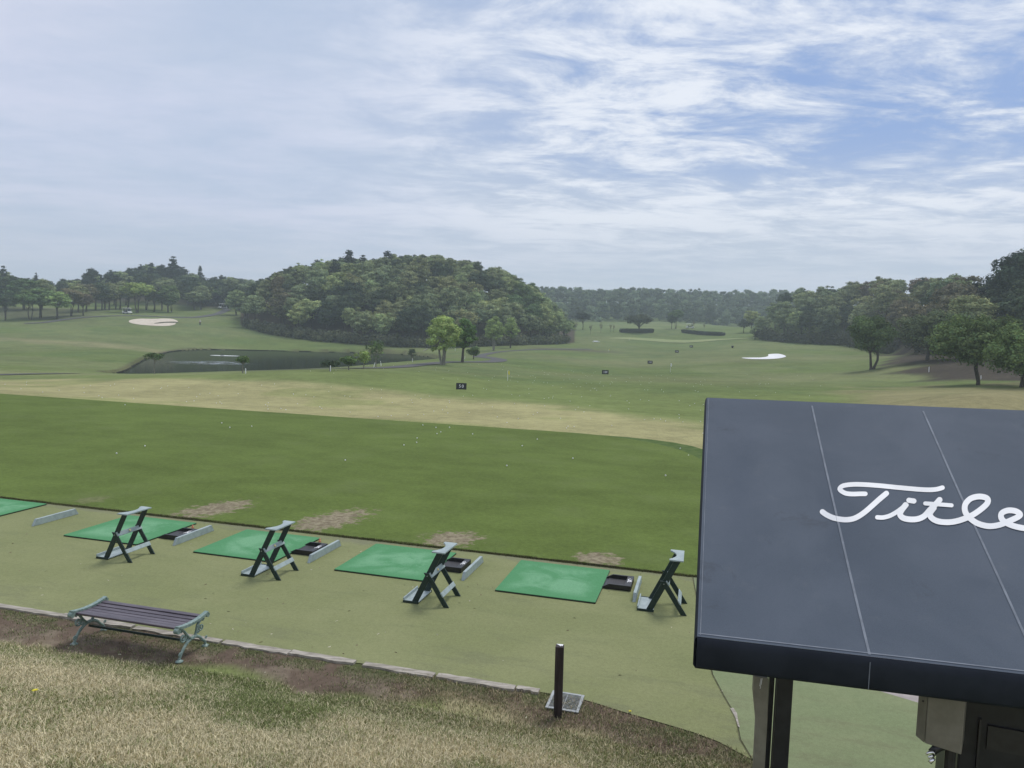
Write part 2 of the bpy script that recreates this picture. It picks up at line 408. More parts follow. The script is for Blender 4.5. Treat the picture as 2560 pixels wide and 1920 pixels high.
M['sand'] = mat_noise('bunker_sand', (.50, .44, .36), (.60, .54, .45), 1.2, .9, .1, ws=True)
M['sandwhite'] = mat_noise('white_bunker_sand', (.68, .69, .70), (.78, .79, .80), .5, .9, .1, ws=True)
M['asphalt'] = mat_noise('cart_path_asphalt', (.075, .075, .078), (.11, .11, .11), 1.5, .9, .15, ws=True)
M['earthedge'] = mat_noise('cut_earth', (.055, .045, .030), (.10, .085, .055), 12, .95, .1, ws=True)
M['edging'] = mat_noise('pond_timber_edging', (.020, .020, .016), (.04, .037, .03), .8, .9, .1, ws=True)
M['bark'] = mat_noise('bark', (.040, .034, .028), (.10, .088, .075), 6, .9, .1, stretch=(3, 3, .6), bump=.4)
M['barkpale'] = mat_noise('pale_bark', (.15, .145, .12), (.27, .26, .22), 6, .9, .1, stretch=(3, 3, .6))
M['hedge'] = mat_noise('hedge_leaf', (.016, .022, .014), (.035, .048, .026), 3, .8, .15)
M['signblack'] = mat_noise('sign_board_black', (.010, .011, .014), (.018, .019, .022), 5, .5, .3)
M['orange'] = mat_noise('orange_rubber', (.55, .20, .12), (.65, .27, .17), 10, .6, .3)
M['red'] = mat_noise('red_cloth', (.45, .07, .07), (.55, .1, .1), 3, .8, .1)
M['yellow'] = mat_noise('yellow_cloth', (.70, .62, .06), (.8, .72, .1), 3, .8, .1)
M['concrete'] = mat_noise('pinkish_paving', (.30, .27, .26), (.40, .37, .35), 3, .85, .2, ws=True)
M['tyre'] = mat_noise('tyre_rubber', (.01, .01, .01), (.02, .02, .02), 4, .8, .2)
M['glass'] = mat_noise('dark_window', (.03, .04, .05), (.05, .06, .07), 2, .12, .6)
M['shirt'] = mat_noise('white_shirt', (.7, .7, .72), (.8, .8, .8), 5, .8, .1)
M['trouser'] = mat_noise('dark_trousers', (.03, .035, .05), (.05, .055, .07), 5, .8, .1)
M['skin'] = mat_noise('skin', (.42, .26, .18), (.48, .30, .21), 5, .6, .3)
M['foam'] = mat_noise('white_foam', (.62, .66, .68), (.75, .78, .80), 2, .8, .1, ws=True)

def terrain_mat():
    m, nt, bs = new_mat('turf')
    at = nt.nodes.new('ShaderNodeAttribute'); at.attribute_name = 'zone'
    P = objcoord(nt, True)
    n1 = noise(nt, P, .035, 5, .6); n2 = noise(nt, P, .22, 5, .62); n3 = noise(nt, P, 1.6, 5, .65); n4 = noise(nt, P, 14, 4, .7)
    f = mth(nt, 'ADD', mth(nt, 'ADD', maprange(nt, n1, .3, .7, -.10, .10), maprange(nt, n2, .3, .7, -.11, .11)),
            mth(nt, 'ADD', maprange(nt, n3, .3, .7, -.12, .12), maprange(nt, n4, .3, .7, -.15, .15)))
    g = mth(nt, 'ADD', f, 1.0)
    c = mix(nt, 1.0, at.outputs['Color'], comb(nt, g, g, g), 'MULTIPLY')
    # straw-coloured flecks
    fl = mth(nt, 'MULTIPLY', maprange(nt, n3, .52, .75), maprange(nt, n2, .42, .68))
    c = mix(nt, mth(nt, 'MULTIPLY', fl, .35), c, (.24, .22, .12))
    nt.links.new(c, bs.inputs['Base Color']); bs.inputs['Roughness'].default_value = .95; bs.inputs['Specular IOR Level'].default_value = .08
    bumpn(nt, bs, n4, .5, .02)
    return m
M['turf'] = terrain_mat()

def tee_mat():
    m, nt, bs = new_mat('mown_tee_grass')
    P = objcoord(nt, True); Q = mapping(nt, P, rot=(0, 0, -YAW))       # row coordinates
    n1 = noise(nt, Q, .25, 4, .6, .3); n2 = noise(nt, mapping(nt, Q, scale=(.6, 1, 1)), 1.1, 6, .65); n3 = noise(nt, Q, 11, 5, .7); n4 = noise(nt, Q, 60, 3, .7)
    g = mth(nt, 'ADD', mth(nt, 'ADD', maprange(nt, n1, .3, .7, -.10, .10), maprange(nt, n2, .3, .7, -.09, .09)),
            mth(nt, 'ADD', maprange(nt, n3, .3, .7, -.12, .12), maprange(nt, n4, .3, .7, .82, 1.18)))
    c = mix(nt, 1.0, (.100, .140, .035), comb(nt, g, g, g), 'MULTIPLY')
    c = mix(nt, maprange(nt, noise(nt, Q, .5, 4, .6), .5, .75, 0, .35), c, (.128, .160, .062))
    # worn divot patches at the front edge
    dn = noise(nt, Q, 5, 5, .7)
    tot = None
    for (a, b, sa, sb, an) in ((-10.08, 13.60, .50, .98, -14), (-7.38, 13.70, .54, 1.12, -12), (-4.62, 13.35, .50, .62, -25), (-1.80, 13.12, .42, .40, 0), (-12.9, 13.3, .3, .4, 0)):
        q = mapping(nt, Q, loc=(-a, -b, 0))
        q = mapping(nt, q, rot=(0, 0, R(-an))); q = mapping(nt, q, scale=(1 / sa, 1 / sb, 0))
        ln = nt.nodes.new('ShaderNodeVectorMath'); ln.operation = 'LENGTH'; nt.links.new(q, ln.inputs[0])
        d = mth(nt, 'ADD', ln.outputs['Value'], maprange(nt, dn, .3, .7, -.42, .42))
        k = maprange(nt, d, .62, 1.12, 1, 0)
        if a < -12: k = mth(nt, 'MULTIPLY', k, .3)
        tot = k if tot is None else mth(nt, 'MAXIMUM', tot, k)
    soil = mix(nt, maprange(nt, noise(nt, Q, 9, 5, .75), .38, .62), (.150, .125, .085), (.27, .24, .16))
    c = mix(nt, tot, c, soil)
    nt.links.new(c, bs.inputs['Base Color']); bs.inputs['Roughness'].default_value = .95; bs.inputs['Specular IOR Level'].default_value = .08
    bumpn(nt, bs, n4, .4, .01)
    return m
M['tee'] = tee_mat()
def carpet_mat(name, c1, c2, c3):
    m, nt, bs = new_mat(name)
    P = objcoord(nt, True); Q = mapping(nt, P, rot=(0, 0, -YAW))
    n1 = noise(nt, Q, .45, 5, .6, .4); n2 = noise(nt, mapping(nt, Q, scale=(.4, 1.3, 1)), 2.2, 6, .68); n3 = noise(nt, Q, 22, 4, .7); n4 = noise(nt, Q, 110, 2, .7)
    c = mix(nt, maprange(nt, n1, .35, .65), c1, c2)
    c = mix(nt, maprange(nt, n2, .5, .75, 0, .55), c, c3)
    sq = nt.nodes.new('ShaderNodeSeparateXYZ'); nt.links.new(Q, sq.inputs[0])
    c = mix(nt, mth(nt, 'MULTIPLY', maprange(nt, mth(nt, 'ADD', sq.outputs[1], maprange(nt, n2, .3, .7, -.18, .18)), 12.40, 12.70), .55), c, (.165, .165, .120))
    c = mix(nt, mth(nt, 'MULTIPLY', maprange(nt, n2, .45, .7), maprange(nt, sq.outputs[1], 7.9, 9.6, .45, 0)), c, (.16, .165, .10))
    g = mth(nt, 'ADD', maprange(nt, n3, .3, .7, -.07, .07), maprange(nt, n4, .25, .75, .86, 1.14))
    c = mix(nt, 1.0, c, comb(nt, g, g, g), 'MULTIPLY')
    nt.links.new(c, bs.inputs['Base Color']); bs.inputs['Roughness'].default_value = .95; bs.inputs['Specular IOR Level'].default_value = .1
    bumpn(nt, bs, n4, .35, .006)
    return m
M['carpet'] = carpet_mat('olive_carpet', (.190, .210, .098), (.220, .236, .116), (.155, .175, .088))
M['carpet2'] = carpet_mat('pale_green_carpet', (.185, .225, .120), (.215, .245, .135), (.168, .180, .102))
def mat_mat():
    m, nt, bs = new_mat('green_hitting_mat')
    P = objcoord(nt); n1 = noise(nt, mapping(nt, P, scale=(.8, 1.2, 1)), 1.6, 5, .6, .6); n3 = noise(nt, P, 60, 3, .7)
    oi = nt.nodes.new('ShaderNodeObjectInfo')
    n1 = noise(nt, mapping(nt, P, scale=(.8, 1.2, 1)), 1.7, 5, .6, .6)
    sh = nt.nodes.new('ShaderNodeVectorMath'); sh.operation = 'ADD'; nt.links.new(P, sh.inputs[0]); nt.links.new(comb(nt, mth(nt, 'MULTIPLY', oi.outputs['Random'], 40), 0.0, 0.0), sh.inputs[1])
    n1 = noise(nt, sh.outputs[0], 1.7, 5, .6, .6)
    sp = nt.nodes.new('ShaderNodeSeparateXYZ'); nt.links.new(P, sp.inputs[0])
    d = mth(nt, 'MAXIMUM', mth(nt, 'ABSOLUTE', sp.outputs[0]), mth(nt, 'ABSOLUTE', sp.outputs[1]))
    worn = mth(nt, 'MULTIPLY', maprange(nt, n1, .38, .62), maprange(nt, d, .42, .76, 1, .0))
    c = mix(nt, worn, (.078, .240, .108), (.145, .325, .180))
    g = maprange(nt, n3, .25, .75, .86, 1.14); c = mix(nt, 1.0, c, comb(nt, g, g, g), 'MULTIPLY')
    nt.links.new(c, bs.inputs['Base Color']); bs.inputs['Roughness'].default_value = .9; bs.inputs['Specular IOR Level'].default_value = .15
    bumpn(nt, bs, n3, .3, .004)
    return m
M['mat'] = mat_mat()
def blade_mat():
    m, nt, bs = new_mat('grass_blades')
    at = nt.nodes.new('ShaderNodeAttribute'); at.attribute_name = 'tone'
    nt.links.new(at.outputs['Color'], bs.inputs['Base Color']); bs.inputs['Roughness'].default_value = .8; bs.inputs['Specular IOR Level'].default_value = .15
    return m
M['blade'] = blade_mat()
def leaf_mat(name, trans=.25):
    m, nt, bs = new_mat(name)
    at = nt.nodes.new('ShaderNodeAttribute'); at.attribute_name = 'tone'
    oi = nt.nodes.new('ShaderNodeObjectInfo')
    c = mix(nt, 1.0, oi.outputs['Color'], at.outputs['Color'], 'MULTIPLY')
    tr = nt.nodes.new('ShaderNodeBsdfTranslucent'); df = nt.nodes.new('ShaderNodeBsdfDiffuse'); mx = nt.nodes.new('ShaderNodeMixShader')
    nt.links.new(c, df.inputs[0]); nt.links.new(c, tr.inputs[0]); mx.inputs[0].default_value = trans
    nt.links.new(df.outputs[0], mx.inputs[1]); nt.links.new(tr.outputs[0], mx.inputs[2])
    nt.links.new(mx.outputs[0], nt.nodes['Material Output'].inputs[0]); nt.nodes.remove(bs)
    return m
M['leaf'] = leaf_mat('foliage', .16)
def water_mat():
    m, nt, bs = new_mat('pond_water')
    bs.inputs['Base Color'].default_value = (.012, .018, .014, 1); bs.inputs['Roughness'].default_value = .09
    bs.inputs['IOR'].default_value = 1.33; bs.inputs['Specular IOR Level'].default_value = .22
    P = objcoord(nt, True)
    n = noise(nt, mapping(nt, P, scale=(1, .5, 1)), 3.2, 3, .6)
    bumpn(nt, bs, n, .022, .05)
    return m
def murk(m):
    nt = m.node_tree; bs = nt.nodes['Principled BSDF']; df = nt.nodes.new('ShaderNodeBsdfDiffuse'); df.inputs[0].default_value = (.022, .030, .020, 1); mx = nt.nodes.new('ShaderNodeMixShader')
    mx.inputs[0].default_value = .58; nt.links.new(bs.outputs[0], mx.inputs[1]); nt.links.new(df.outputs[0], mx.inputs[2]); nt.links.new(mx.outputs[0], nt.nodes['Material Output'].inputs[0]); return m
M['water'] = murk(water_mat())
def fabric_mat():
    m, nt, bs = new_mat('navy_canopy_fabric')
    P = objcoord(nt); n1 = noise(nt, P, 1.1, 5, .6, .5); n2 = noise(nt, P, 5, 6, .7); n3 = noise(nt, P, 180, 2, .6)
    c = mix(nt, maprange(nt, n1, .3, .7), (.068, .086, .112), (.086, .105, .134))
    c = mix(nt, maprange(nt, n2, .55, .8, 0, .35), c, (.12, .135, .155))
    st = mth(nt, 'MULTIPLY', maprange(nt, noise(nt, P, 3.1, 7, .72, 1.0), .56, .72), maprange(nt, noise(nt, P, .9, 2, .5), .46, .6))
    c = mix(nt, mth(nt, 'MULTIPLY', st, .5), c, (.050, .058, .070))
    g = maprange(nt, n3, .3, .7, .93, 1.07); c = mix(nt, 1.0, c, comb(nt, g, g, g), 'MULTIPLY')
    nt.links.new(c, bs.inputs['Base Color']); bs.inputs['Roughness'].default_value = .75; bs.inputs['Specular IOR Level'].default_value = .12
    bumpn(nt, bs, n3, .1, .002)
    return m
M['fabric'] = fabric_mat()
M['seam'] = mat_noise('welded_seam', (.15, .17, .20), (.21, .235, .27), 6, .85, .08)

# ------------------------------------------------------------------ ground
def px_poly(pts, D=None):
    """world outline from photo pixels laid on the terrain"""
    return np.array([[hit(x, y).x, hit(x, y).y] for x, y in pts])
def blend(base, col, w):
    w = np.asarray(w)[..., None]; return base * (1 - w) + np.array(col) * w
def build_ground():
    tx = np.concatenate([np.linspace(-1.75, -.78, 30)[:-1], np.linspace(-.78, .78, 560), np.linspace(.78, 1.75, 30)[1:]])
    D = np.exp(np.linspace(math.log(2.0), math.log(2600), 620))
    # cells behind and beside the viewer are one flat apron added below
    TX, DD = np.meshgrid(tx, D); X = TX * DD; Y = DD
    Zv = height(X, np.minimum(Y, 1200))
    Zv = np.where(Y > 900, 14 + 0 * Zv, Zv)
    a = X * A_.x + Y * A_.y; b = X * B_.x + Y * B_.y
    # colour zones
    green = np.array((.112, .150, .048)); c = np.broadcast_to(green, X.shape + (3,)).copy()
    fn = fbm(X, Y, .05, 1); fn2 = fbm(X, Y, .18, 5, 4)
    c = blend(c, (.145, .168, .072), sstep(fn, .42, .62) * .7)
    c = blend(c, (.085, .132, .048), sstep(fn2, .52, .68) * .45)
    # tan winter grass beyond the tee, fading to green further out
    rowfar = np.interp(TX, [tpx(x, 850)[0] for x in (-300, 0, 300, 700, 1150, 1400, 1600, 1800, 2100, 2600)], [60, 60, 57, 54, 49, 46, 40, 36, 40, 46])
    wt = 1 - sstep(Y + (fn2 - .5) * 14, rowfar - 5, rowfar + 4)
    c = blend(c, (.300, .285, .140), wt * (b > 28))
    c = blend(c, (.205, .230, .085), wt * sstep(fn2, .52, .64) * .6)
    # yellow-green band just beyond, then the darker range
    w2 = sstep(Y, rowfar - 2, rowfar + 3) * (1 - sstep(Y + (fn - .5) * 20, rowfar + 12, rowfar + 26))
    c = blend(c, (.150, .190, .062), w2 * .8)
    # mid range tan flush
    w3 = np.exp(-((Y - 95 - (fn - .5) * 30) / 9) ** 2) * sstep(X, -4, 6) * .35 + np.exp(-((Y - 150) / 12.0) ** 2) * sstep(TX, .0, .1) * .3
    c = blend(c, (.185, .18, .095), w3)
    # left mound streaks
    w4 = np.exp(-((Y - 152 - (fn2 - .5) * 22) / 6.5) ** 2) * sstep(-TX, .36, .46)
    c = blend(c, (.215, .205, .11), w4 * .8)
    w4 = np.exp(-((Y - 70 - (fn2 - .5) * 3) / 5.5) ** 2) * sstep(-TX, .3, .42)
    c = blend(c, (.175, .180, .095), w4 * .55)
    # right: tan apron with green crown on the nearest mound
    w5 = sstep(TX, .42, .5) * (1 - sstep(Y, 58, 66)) * sstep(Y, 30, 36)
    c = blend(c, (.225, .205, .105), w5 * .85)
    c = blend(c, (.120, .170, .055), sstep(TX, .56, .60) * np.exp(-((Y - 46.5) / 2.6) ** 2) * .9)
    w6 = sstep(TX, .38, .46) * sstep(Y, 56, 62) * (1 - sstep(Y + (fn2 - .5) * 16, 74, 80))
    c = blend(c, (.195, .175, .09), w6 * sstep(fn2, .44, .56) * .6)
    # litter-brown slope under the right wood, tree shade painted into the brown
    litter_shade = poly_sd(X, Y, np.array([(col_tx(2200) * 116, 116), (col_tx(2290) * 96, 96), (col_tx(2330) * 86, 86), (col_tx(2450) * 76, 76), (col_tx(2600) * 72, 72), (col_tx(3000) * 70, 70), (col_tx(3000) * 260, 260), (col_tx(2120) * 260, 260), (col_tx(2130) * 214, 214), (col_tx(2250) * 150, 150)]))
    c = blend(c, (.050, .042, .032), sstep(litter_shade + (fn2 - .5) * 10, -2, 3))
    # floor of the hill wood and the left wood
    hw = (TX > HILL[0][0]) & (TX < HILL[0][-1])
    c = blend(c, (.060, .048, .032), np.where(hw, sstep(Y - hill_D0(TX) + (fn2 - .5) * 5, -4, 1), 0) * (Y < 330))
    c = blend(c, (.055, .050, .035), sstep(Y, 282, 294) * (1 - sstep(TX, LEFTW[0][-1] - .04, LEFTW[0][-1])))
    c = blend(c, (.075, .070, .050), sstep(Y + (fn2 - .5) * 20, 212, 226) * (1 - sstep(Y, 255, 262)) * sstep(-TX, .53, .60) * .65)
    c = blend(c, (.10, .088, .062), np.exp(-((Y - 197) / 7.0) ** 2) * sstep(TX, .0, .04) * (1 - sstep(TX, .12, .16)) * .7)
    # pond rim of bare earth
    s = pond_sd(X, Y); c = blend(c, (.075, .062, .042), np.where(s > -50, sstep(s, -1.0, -.2), 0) * .55)
    # foreground bank: trodden earth along the kerb, straw grass above
    d = edge_b(a) - b; fa = fbm(a, b, 1.1, 9); fb = fbm(a, b, 4.5, 2)
    bk = (b < 12) & (d > -.30)
    straw = blend(np.broadcast_to(np.array((.34, .31, .18)), X.shape + (3,)), (.16, .19, .07), sstep(fbm(a, b, .9, 4), .42, .6))
    dirtw = 1 - sstep(d + (fa - .5) * .9 + sstep(a, -4.0, -2.0) * .25, .62, .98)
    soil = blend(np.broadcast_to(np.array((.120, .090, .068)), X.shape + (3,)), (.19, .155, .115), sstep(fb, .4, .65))
    near = straw * (1 - dirtw[..., None]) + soil * dirtw[..., None]
    near = blend(near, (.075, .095, .035), (1 - sstep(d, .1, .4 + 0 * d)) * sstep(fb, .40, .56) * .9)
    c = np.where(bk[..., None], near, c)
    c = blend(c, (.05, .046, .04), ((b < 12.7) & (d <= -.30)).astype(float))
    nr, nc = X.shape
    V = np.stack([X, Y, Zv], -1).reshape(-1, 3)
    idx = np.arange(nr * nc).reshape(nr, nc)
    Q = np.stack([idx[:-1, :-1], idx[:-1, 1:], idx[1:, 1:], idx[1:, :-1]], -1).reshape(-1, 4)
    o = link('ground', np_mesh('ground', V, Q, M['turf'], {'zone': c.reshape(-1, 3)}, smooth=True))
    tag(o, kind='structure')
    # apron around and behind the viewer
    gx = np.linspace(-400, 400, 81); gy = np.linspace(-300, 2.05, 61)
    GX, GY = np.meshgrid(gx, gy); GZ = bank(GX * A_.x + GY * A_.y, GX * B_.x + GY * B_.y)
    GZ = np.where(GZ < 0, -.03, np.minimum(GZ, 2.3)) - .02
    idx = np.arange(GX.size).reshape(GX.shape); Q = np.stack([idx[:-1, :-1], idx[:-1, 1:], idx[1:, 1:], idx[1:, :-1]], -1).reshape(-1, 4)
    o = link('terrain', np_mesh('terrain', np.stack([GX, GY, GZ], -1).reshape(-1, 3), Q, M['turf'], {'zone': np.broadcast_to(np.array((.34, .31, .18)), (GX.size, 3))}, smooth=True))
    tag(o, kind='structure')
build_ground()

def sheet(name, outline, mat, z=None, off=.02, kind='structure', thick=None, step=None, skirt=.0, side_mat=None):
    """flat or draped sheet from a closed xy outline (fan-free triangulation via bmesh)"""
    import bmesh
    from mathutils.geometry import tessellate_polygon
    bm = bmesh.new(); vs = [bm.verts.new((p[0], p[1], 0)) for p in outline]
    for t in tessellate_polygon([[Vector((p[0], p[1], 0)) for p in outline]]):
        q = [vs[i] for i in t]
        ar = (q[1].co - q[0].co).cross(q[2].co - q[0].co).z
        if abs(ar) < 1e-9: continue
        try: bm.faces.new(q if ar > 0 else q[::-1])
        except ValueError: pass
    if step:
        for _ in range(12):
            es = [e for e in bm.edges if e.calc_length() > step]
            if not es: break
            bmesh.ops.subdivide_edges(bm, edges=es, cuts=1); bmesh.ops.triangulate(bm, faces=[q for q in bm.faces if len(q.verts) > 3])
    co = np.array([v.co[:] for v in bm.verts])
    zz = height(co[:, 0], co[:, 1]) + off if z is None else np.full(len(co), z)
    for v, q in zip(bm.verts, zz): v.co.z = q
    if skirt:
        be = [e for e in bm.edges if len(e.link_faces) == 1]
        r = bmesh.ops.extrude_edge_only(bm, edges=be)
        for g in r['geom']:
            if isinstance(g, bmesh.types.BMVert): g.co.z -= skirt
            if isinstance(g, bmesh.types.BMFace): g.material_index = 1
    me = bpy.data.meshes.new(name); bm.to_mesh(me); bm.free(); me.materials.append(mat)
    if side_mat: me.materials.append(side_mat)
    for p in me.polygons: p.use_smooth = False
    o = link(name, me)
    if kind: tag(o, kind=kind)
    return o
# pond
sheet('pond_water', POND, M['water'], z=WATER)
def ribbon(P, half, closed=False):
    P = np.array(P, float); n = len(P); L, Rr = [], []
    for i in range(n):
        a = P[i - 1] if (i or closed) else P[0]; b = P[(i + 1) % n] if (i < n - 1 or closed) else P[-1]
        t = b - a; t /= np.linalg.norm(t) + 1e-9; nn = np.array((-t[1], t[0])); h = half[i] if hasattr(half, '__len__') else half
        L.append(P[i] + nn * h); Rr.append(P[i] - nn * h)
    return L, Rr
def build_edging():
    V, Fc = [], []; L, Rr = ribbon(POND, .12, True); n = len(L)
    for i in range(n):
        z0 = WATER - .3; z1 = WATER + .13 + .03 * math.sin(i * 1.7)
        V += [(L[i][0], L[i][1], z0), (L[i][0], L[i][1], z1), (Rr[i][0], Rr[i][1], z1), (Rr[i][0], Rr[i][1], z0)]
    for i in range(n):
        j = (i + 1) % n
        for k in range(3): Fc.append((4 * i + k, 4 * j + k, 4 * j + k + 1, 4 * i + k + 1))
    me = bpy.data.meshes.new('pond_edging'); me.from_pydata(V, [], Fc); me.materials.append(M['edging'])
    tag(link('pond_edging', me), kind='structure')
build_edging()
def catmull(P, n=6):
    P = [np.array(p, float) for p in P]; P = [2 * P[0] - P[1]] + P + [2 * P[-1] - P[-2]]; out = []
    for i in range(1, len(P) - 2):
        for k in range(n):
            t = k / n; p0, p1, p2, p3 = P[i - 1:i + 3]
            out.append(.5 * ((2 * p1) + (-p0 + p2) * t + (2 * p0 - 5 * p1 + 4 * p2 - p3) * t * t + (-p0 + 3 * p1 - 3 * p2 + p3) * t ** 3))
    out.append(P[-2]); return np.array(out)
def path(name, pts, half, mat, off=.05, n=8):
    P = catmull(pts, n); hw = np.interp(np.linspace(0, 1, len(P)), np.linspace(0, 1, len(half)), half)
    L, Rr = ribbon(P, hw); m = 6; V = []; Fc = []
    for i in range(len(P)):
        for k in range(m + 1):
            q = L[i] * (1 - k / m) + Rr[i] * k / m; V.append((q[0], q[1]))
    V = np.array(V); z = height(V[:, 0], V[:, 1]) + off; V = np.column_stack([V, z])
    for i in range(len(P) - 1):
        for k in range(m):
            a = i * (m + 1) + k; Fc.append((a, a + m + 1, a + m + 2, a + 1))
    me = bpy.data.meshes.new(name); me.from_pydata([tuple(v) for v in V], [], Fc); me.materials.append(mat)
    for p in me.polygons: p.use_smooth = True
    return tag(link(name, me), kind='structure')
def w2(x, D): t = col_tx(x) * D; return (t, D)
path('path', [w2(600, 70), w2(700, 71), w2(800, 72), w2(900, 76), w2(970, 82), w2(1020, 90), w2(1060, 98), w2(1120, 108), w2(1190, 113), w2(1236, 120), w2(1250, 131), w2(1225, 142), w2(1200, 152), w2(1215, 165), w2(1260, 178), w2(1380, 195), w2(1480, 205)],
     [.5, .9, 1.2, 1.5, 1.5, 1.4, 1.4, 1.4, 1.4, 1.4, 1.4], M['asphalt'], .05)
path('path', [w2(-250, 60), w2(-60, 65), w2(60, 68), w2(140, 70), w2(200, 73)], [1.1, 1.1, 1.0, .7, .3], M['asphalt'], .05)
path('path', [w2(60, 205), w2(110, 208), w2(160, 217), w2(220, 226), w2(300, 234), w2(360, 238), w2(430, 240), w2(490, 246), w2(540, 262), w2(575, 290)], [1.3, 1.3, 1.3, 1.2, 1.2, 1.2, 1.3, 1.4, 1.5], M['asphalt'], .10)
M['fringe0'] = mat_noise('bunker_lip_turf', (.07, .08, .05), (.10, .10, .065), 3, .95, .05, ws=True)
def bunker(name, px, mat, label):
    P = np.array([tuple(hit(x, y))[:2] for x, y in px]); P = smooth_closed(P, 4)
    o = sheet(name, P, mat, off=.14 if 'turf' in name else .06, kind='structure', step=3.0)
    return o
bunker('sand_bunker', [(322, 803), (332, 799), (352, 797), (380, 797.5), (410, 796.5), (432, 798), (445, 804), (440, 808), (436, 812), (420, 815), (390, 815), (350, 812), (328, 808)], M['sand'], '')
bunker('bunker_turf', [(384, 809.5), (398, 807), (415, 805.5), (436, 805), (446, 806.5), (438, 807.5), (415, 807.5), (398, 809)], M['fringe0'], '')
bunker('sand_bunker', [(1854, 895), (1880, 894.5), (1905, 894), (1920, 891), (1921, 886.5), (1935, 885), (1950, 885.5), (1965, 891), (1955, 895), (1935, 897.5), (1900, 898.5), (1870, 897.5)], M['sandwhite'], '')
M['strip'] = mat_noise('far_green_turf', (.21, .25, .115), (.25, .28, .13), .1, .95, .05, ws=True)
sheet('putting_green', smooth_closed([w2(1520, 266), w2(1560, 265), w2(1640, 263), w2(1750, 258), w2(1875, 251), w2(1850, 255), w2(1760, 265), w2(1650, 271), w2(1560, 271)], 3), M['strip'], off=.10, step=6)

# tee slab
tee_far = [(-70, 29.6), (-30, 29.6), (-20, 29.62), (-10, 29.66), (-6, 29.72), (-4.1, 29.5), (-3.0, 29.1), (-2.0, 28.4), (-1.3, 27.6), (-.75, 26.7), (-.3, 25.6), (.1, 24), (.6, 21.5), (.95, 18.5), (1.15, 15.5), (1.2, 13.6), (1.15, 12.76)]
tee_near = [(1.15, 12.76)]
_a = 1.0
while _a > -70:
    tee_near.append((_a, 12.74 + (vnoise(_a, 0, 3.0, 4) - .5) * .05 + (.05 if -2.4 < _a < -1.3 else 0))); _a -= .16 if _a > -18 else 3
tee_near.append((-70, 12.74))
TEE = [tuple(rc(a, b)[:2]) for a, b in tee_far] + [tuple(rc(a, b)[:2]) for a, b in tee_near[1:]]
sheet('tee_grass', TEE, M['tee'], z=.029, skirt=.08, side_mat=M['earthedge'])
M['jointm'] = mat_noise('joint_dirt', (.09, .09, .05), (.15, .15, .09), 9, .95, .05)
def fringe():
    P = [rc(a, b) for a, b in tee_far[:-1]]; pts = np.array([(p.x, p.y) for p in P]); pts = catmull(pts, 5)
    L, Rr = ribbon(pts, 1.0); V = []; Fc = []; cols = []
    for i in range(len(pts)):
        w = .42 + .75 * sstep(pts[i][0] * A_.x + pts[i][1] * A_.y, -4.5, -1.5)
        n = (np.array(L[i]) - pts[i])
        for k, (s, zz) in enumerate(((-.02, .015), (.25, -.012), (w, -.02), (w + .02, -.08))):
            q = pts[i] + n * s + n * (vnoise(i * 1.3, k, 1, 2) - .5) * .08 * (k > 1); V.append((q[0], q[1], zz))
    for i in range(len(pts) - 1):
        for k in range(3): a = i * 4 + k; Fc.append((a, a + 4, a + 5, a + 1))
    me = bpy.data.meshes.new('fringe_grass'); me.from_pydata(V, [], Fc); me.materials.append(M['fringe']); tag(link('fringe_grass', me), kind='structure')
M['fringe'] = mat_noise('fringe_turf', (.060, .100, .030), (.095, .135, .045), 3, .95, .05, ws=True)
fringe()
# carpets: olive one left of the seam, paler one right of it
SEAM = [(-.15, 12.735), (-.02, 11.2), (.06, 10.2), (.18, 9.05), (.30, 8.55), (.42, 8.11), (.45, 7.64), (.55, 7.30)]
eb = [(-.1, 12.735), (-70, 12.735), (-70, 7.9)] + [(a, float(edge_b(a)) - .02 + (vnoise(a, 1, 2.5) - .5) * .03) for a in list(np.arange(-14, .5, .25))]
outl = [(a, b) for a, b in reversed(SEAM)] + eb[1:]
sheet('carpet', [tuple(rc(a, b)[:2]) for a, b in outl], M['carpet'], z=.013)
PAV = [(2.05, 9.25), (2.48, 9.06), (3.4, 8.4), (4.6, 7.0)]
outl = [(a + .012, b) for a, b in SEAM] + [(.9, 6.85), (1.3, 5.9), (1.55, 2.0), (1.6, -3), (9, -3)] + [(a, b) for a, b in reversed(PAV)] + [(1.7, 9.9), (1.5, 12.735)]
sheet('carpet', [tuple(rc(a, b)[:2]) for a, b in outl], M['carpet2'], z=.017)
sheet('paving', [tuple(rc(a, b)[:2]) for a, b in [(1.3, 9.0), (9, -3), (30, -3), (30, 14), (1.3, 14)]], M['concrete'], z=.009)
# worn hole at the seam
sheet('worn_patch', [tuple(rc(a, b)[:2]) for a, b in [(.37, 8.25), (.405, 8.27), (.44, 8.16), (.445, 8.02), (.46, 7.86), (.44, 7.88), (.42, 8.05), (.395, 8.16)]], M['stone'], z=.023)
sheet('carpet_joint', [tuple(rc(a + w, b)[:2]) for w, seq in ((-.003, SEAM), (.006, SEAM[::-1])) for a, b in seq], M['jointm'], z=.020)

# kerb of weathered stone pieces
def kerb():
    mb = MB(); a = -22.0; r = random.Random(5)
    while a < -1.66:
        L = r.uniform(.9, 1.6) if a < -6 else r.uniform(.75, 1.15); e = min(a + L, -1.66); gap = r.choice((.02, .04, .12))
        n = 8; w = r.uniform(.085, .11); top = []; bot = []
        for i in range(n + 1):
            aa = a + (e - gap - a) * i / n
            top.append((aa, 7.985 + r.uniform(-.008, .008))); bot.append((aa, 7.985 - w + r.uniform(-.018, .018)))
        pl = [rc(x, y, .0) for x, y in bot + top[::-1]]
        mb.prism(pl, (0, 0, .030 + r.uniform(-.006, .008))); a = e
    tag(mb.build('kerb', M['stone']), kind='structure')
kerb()

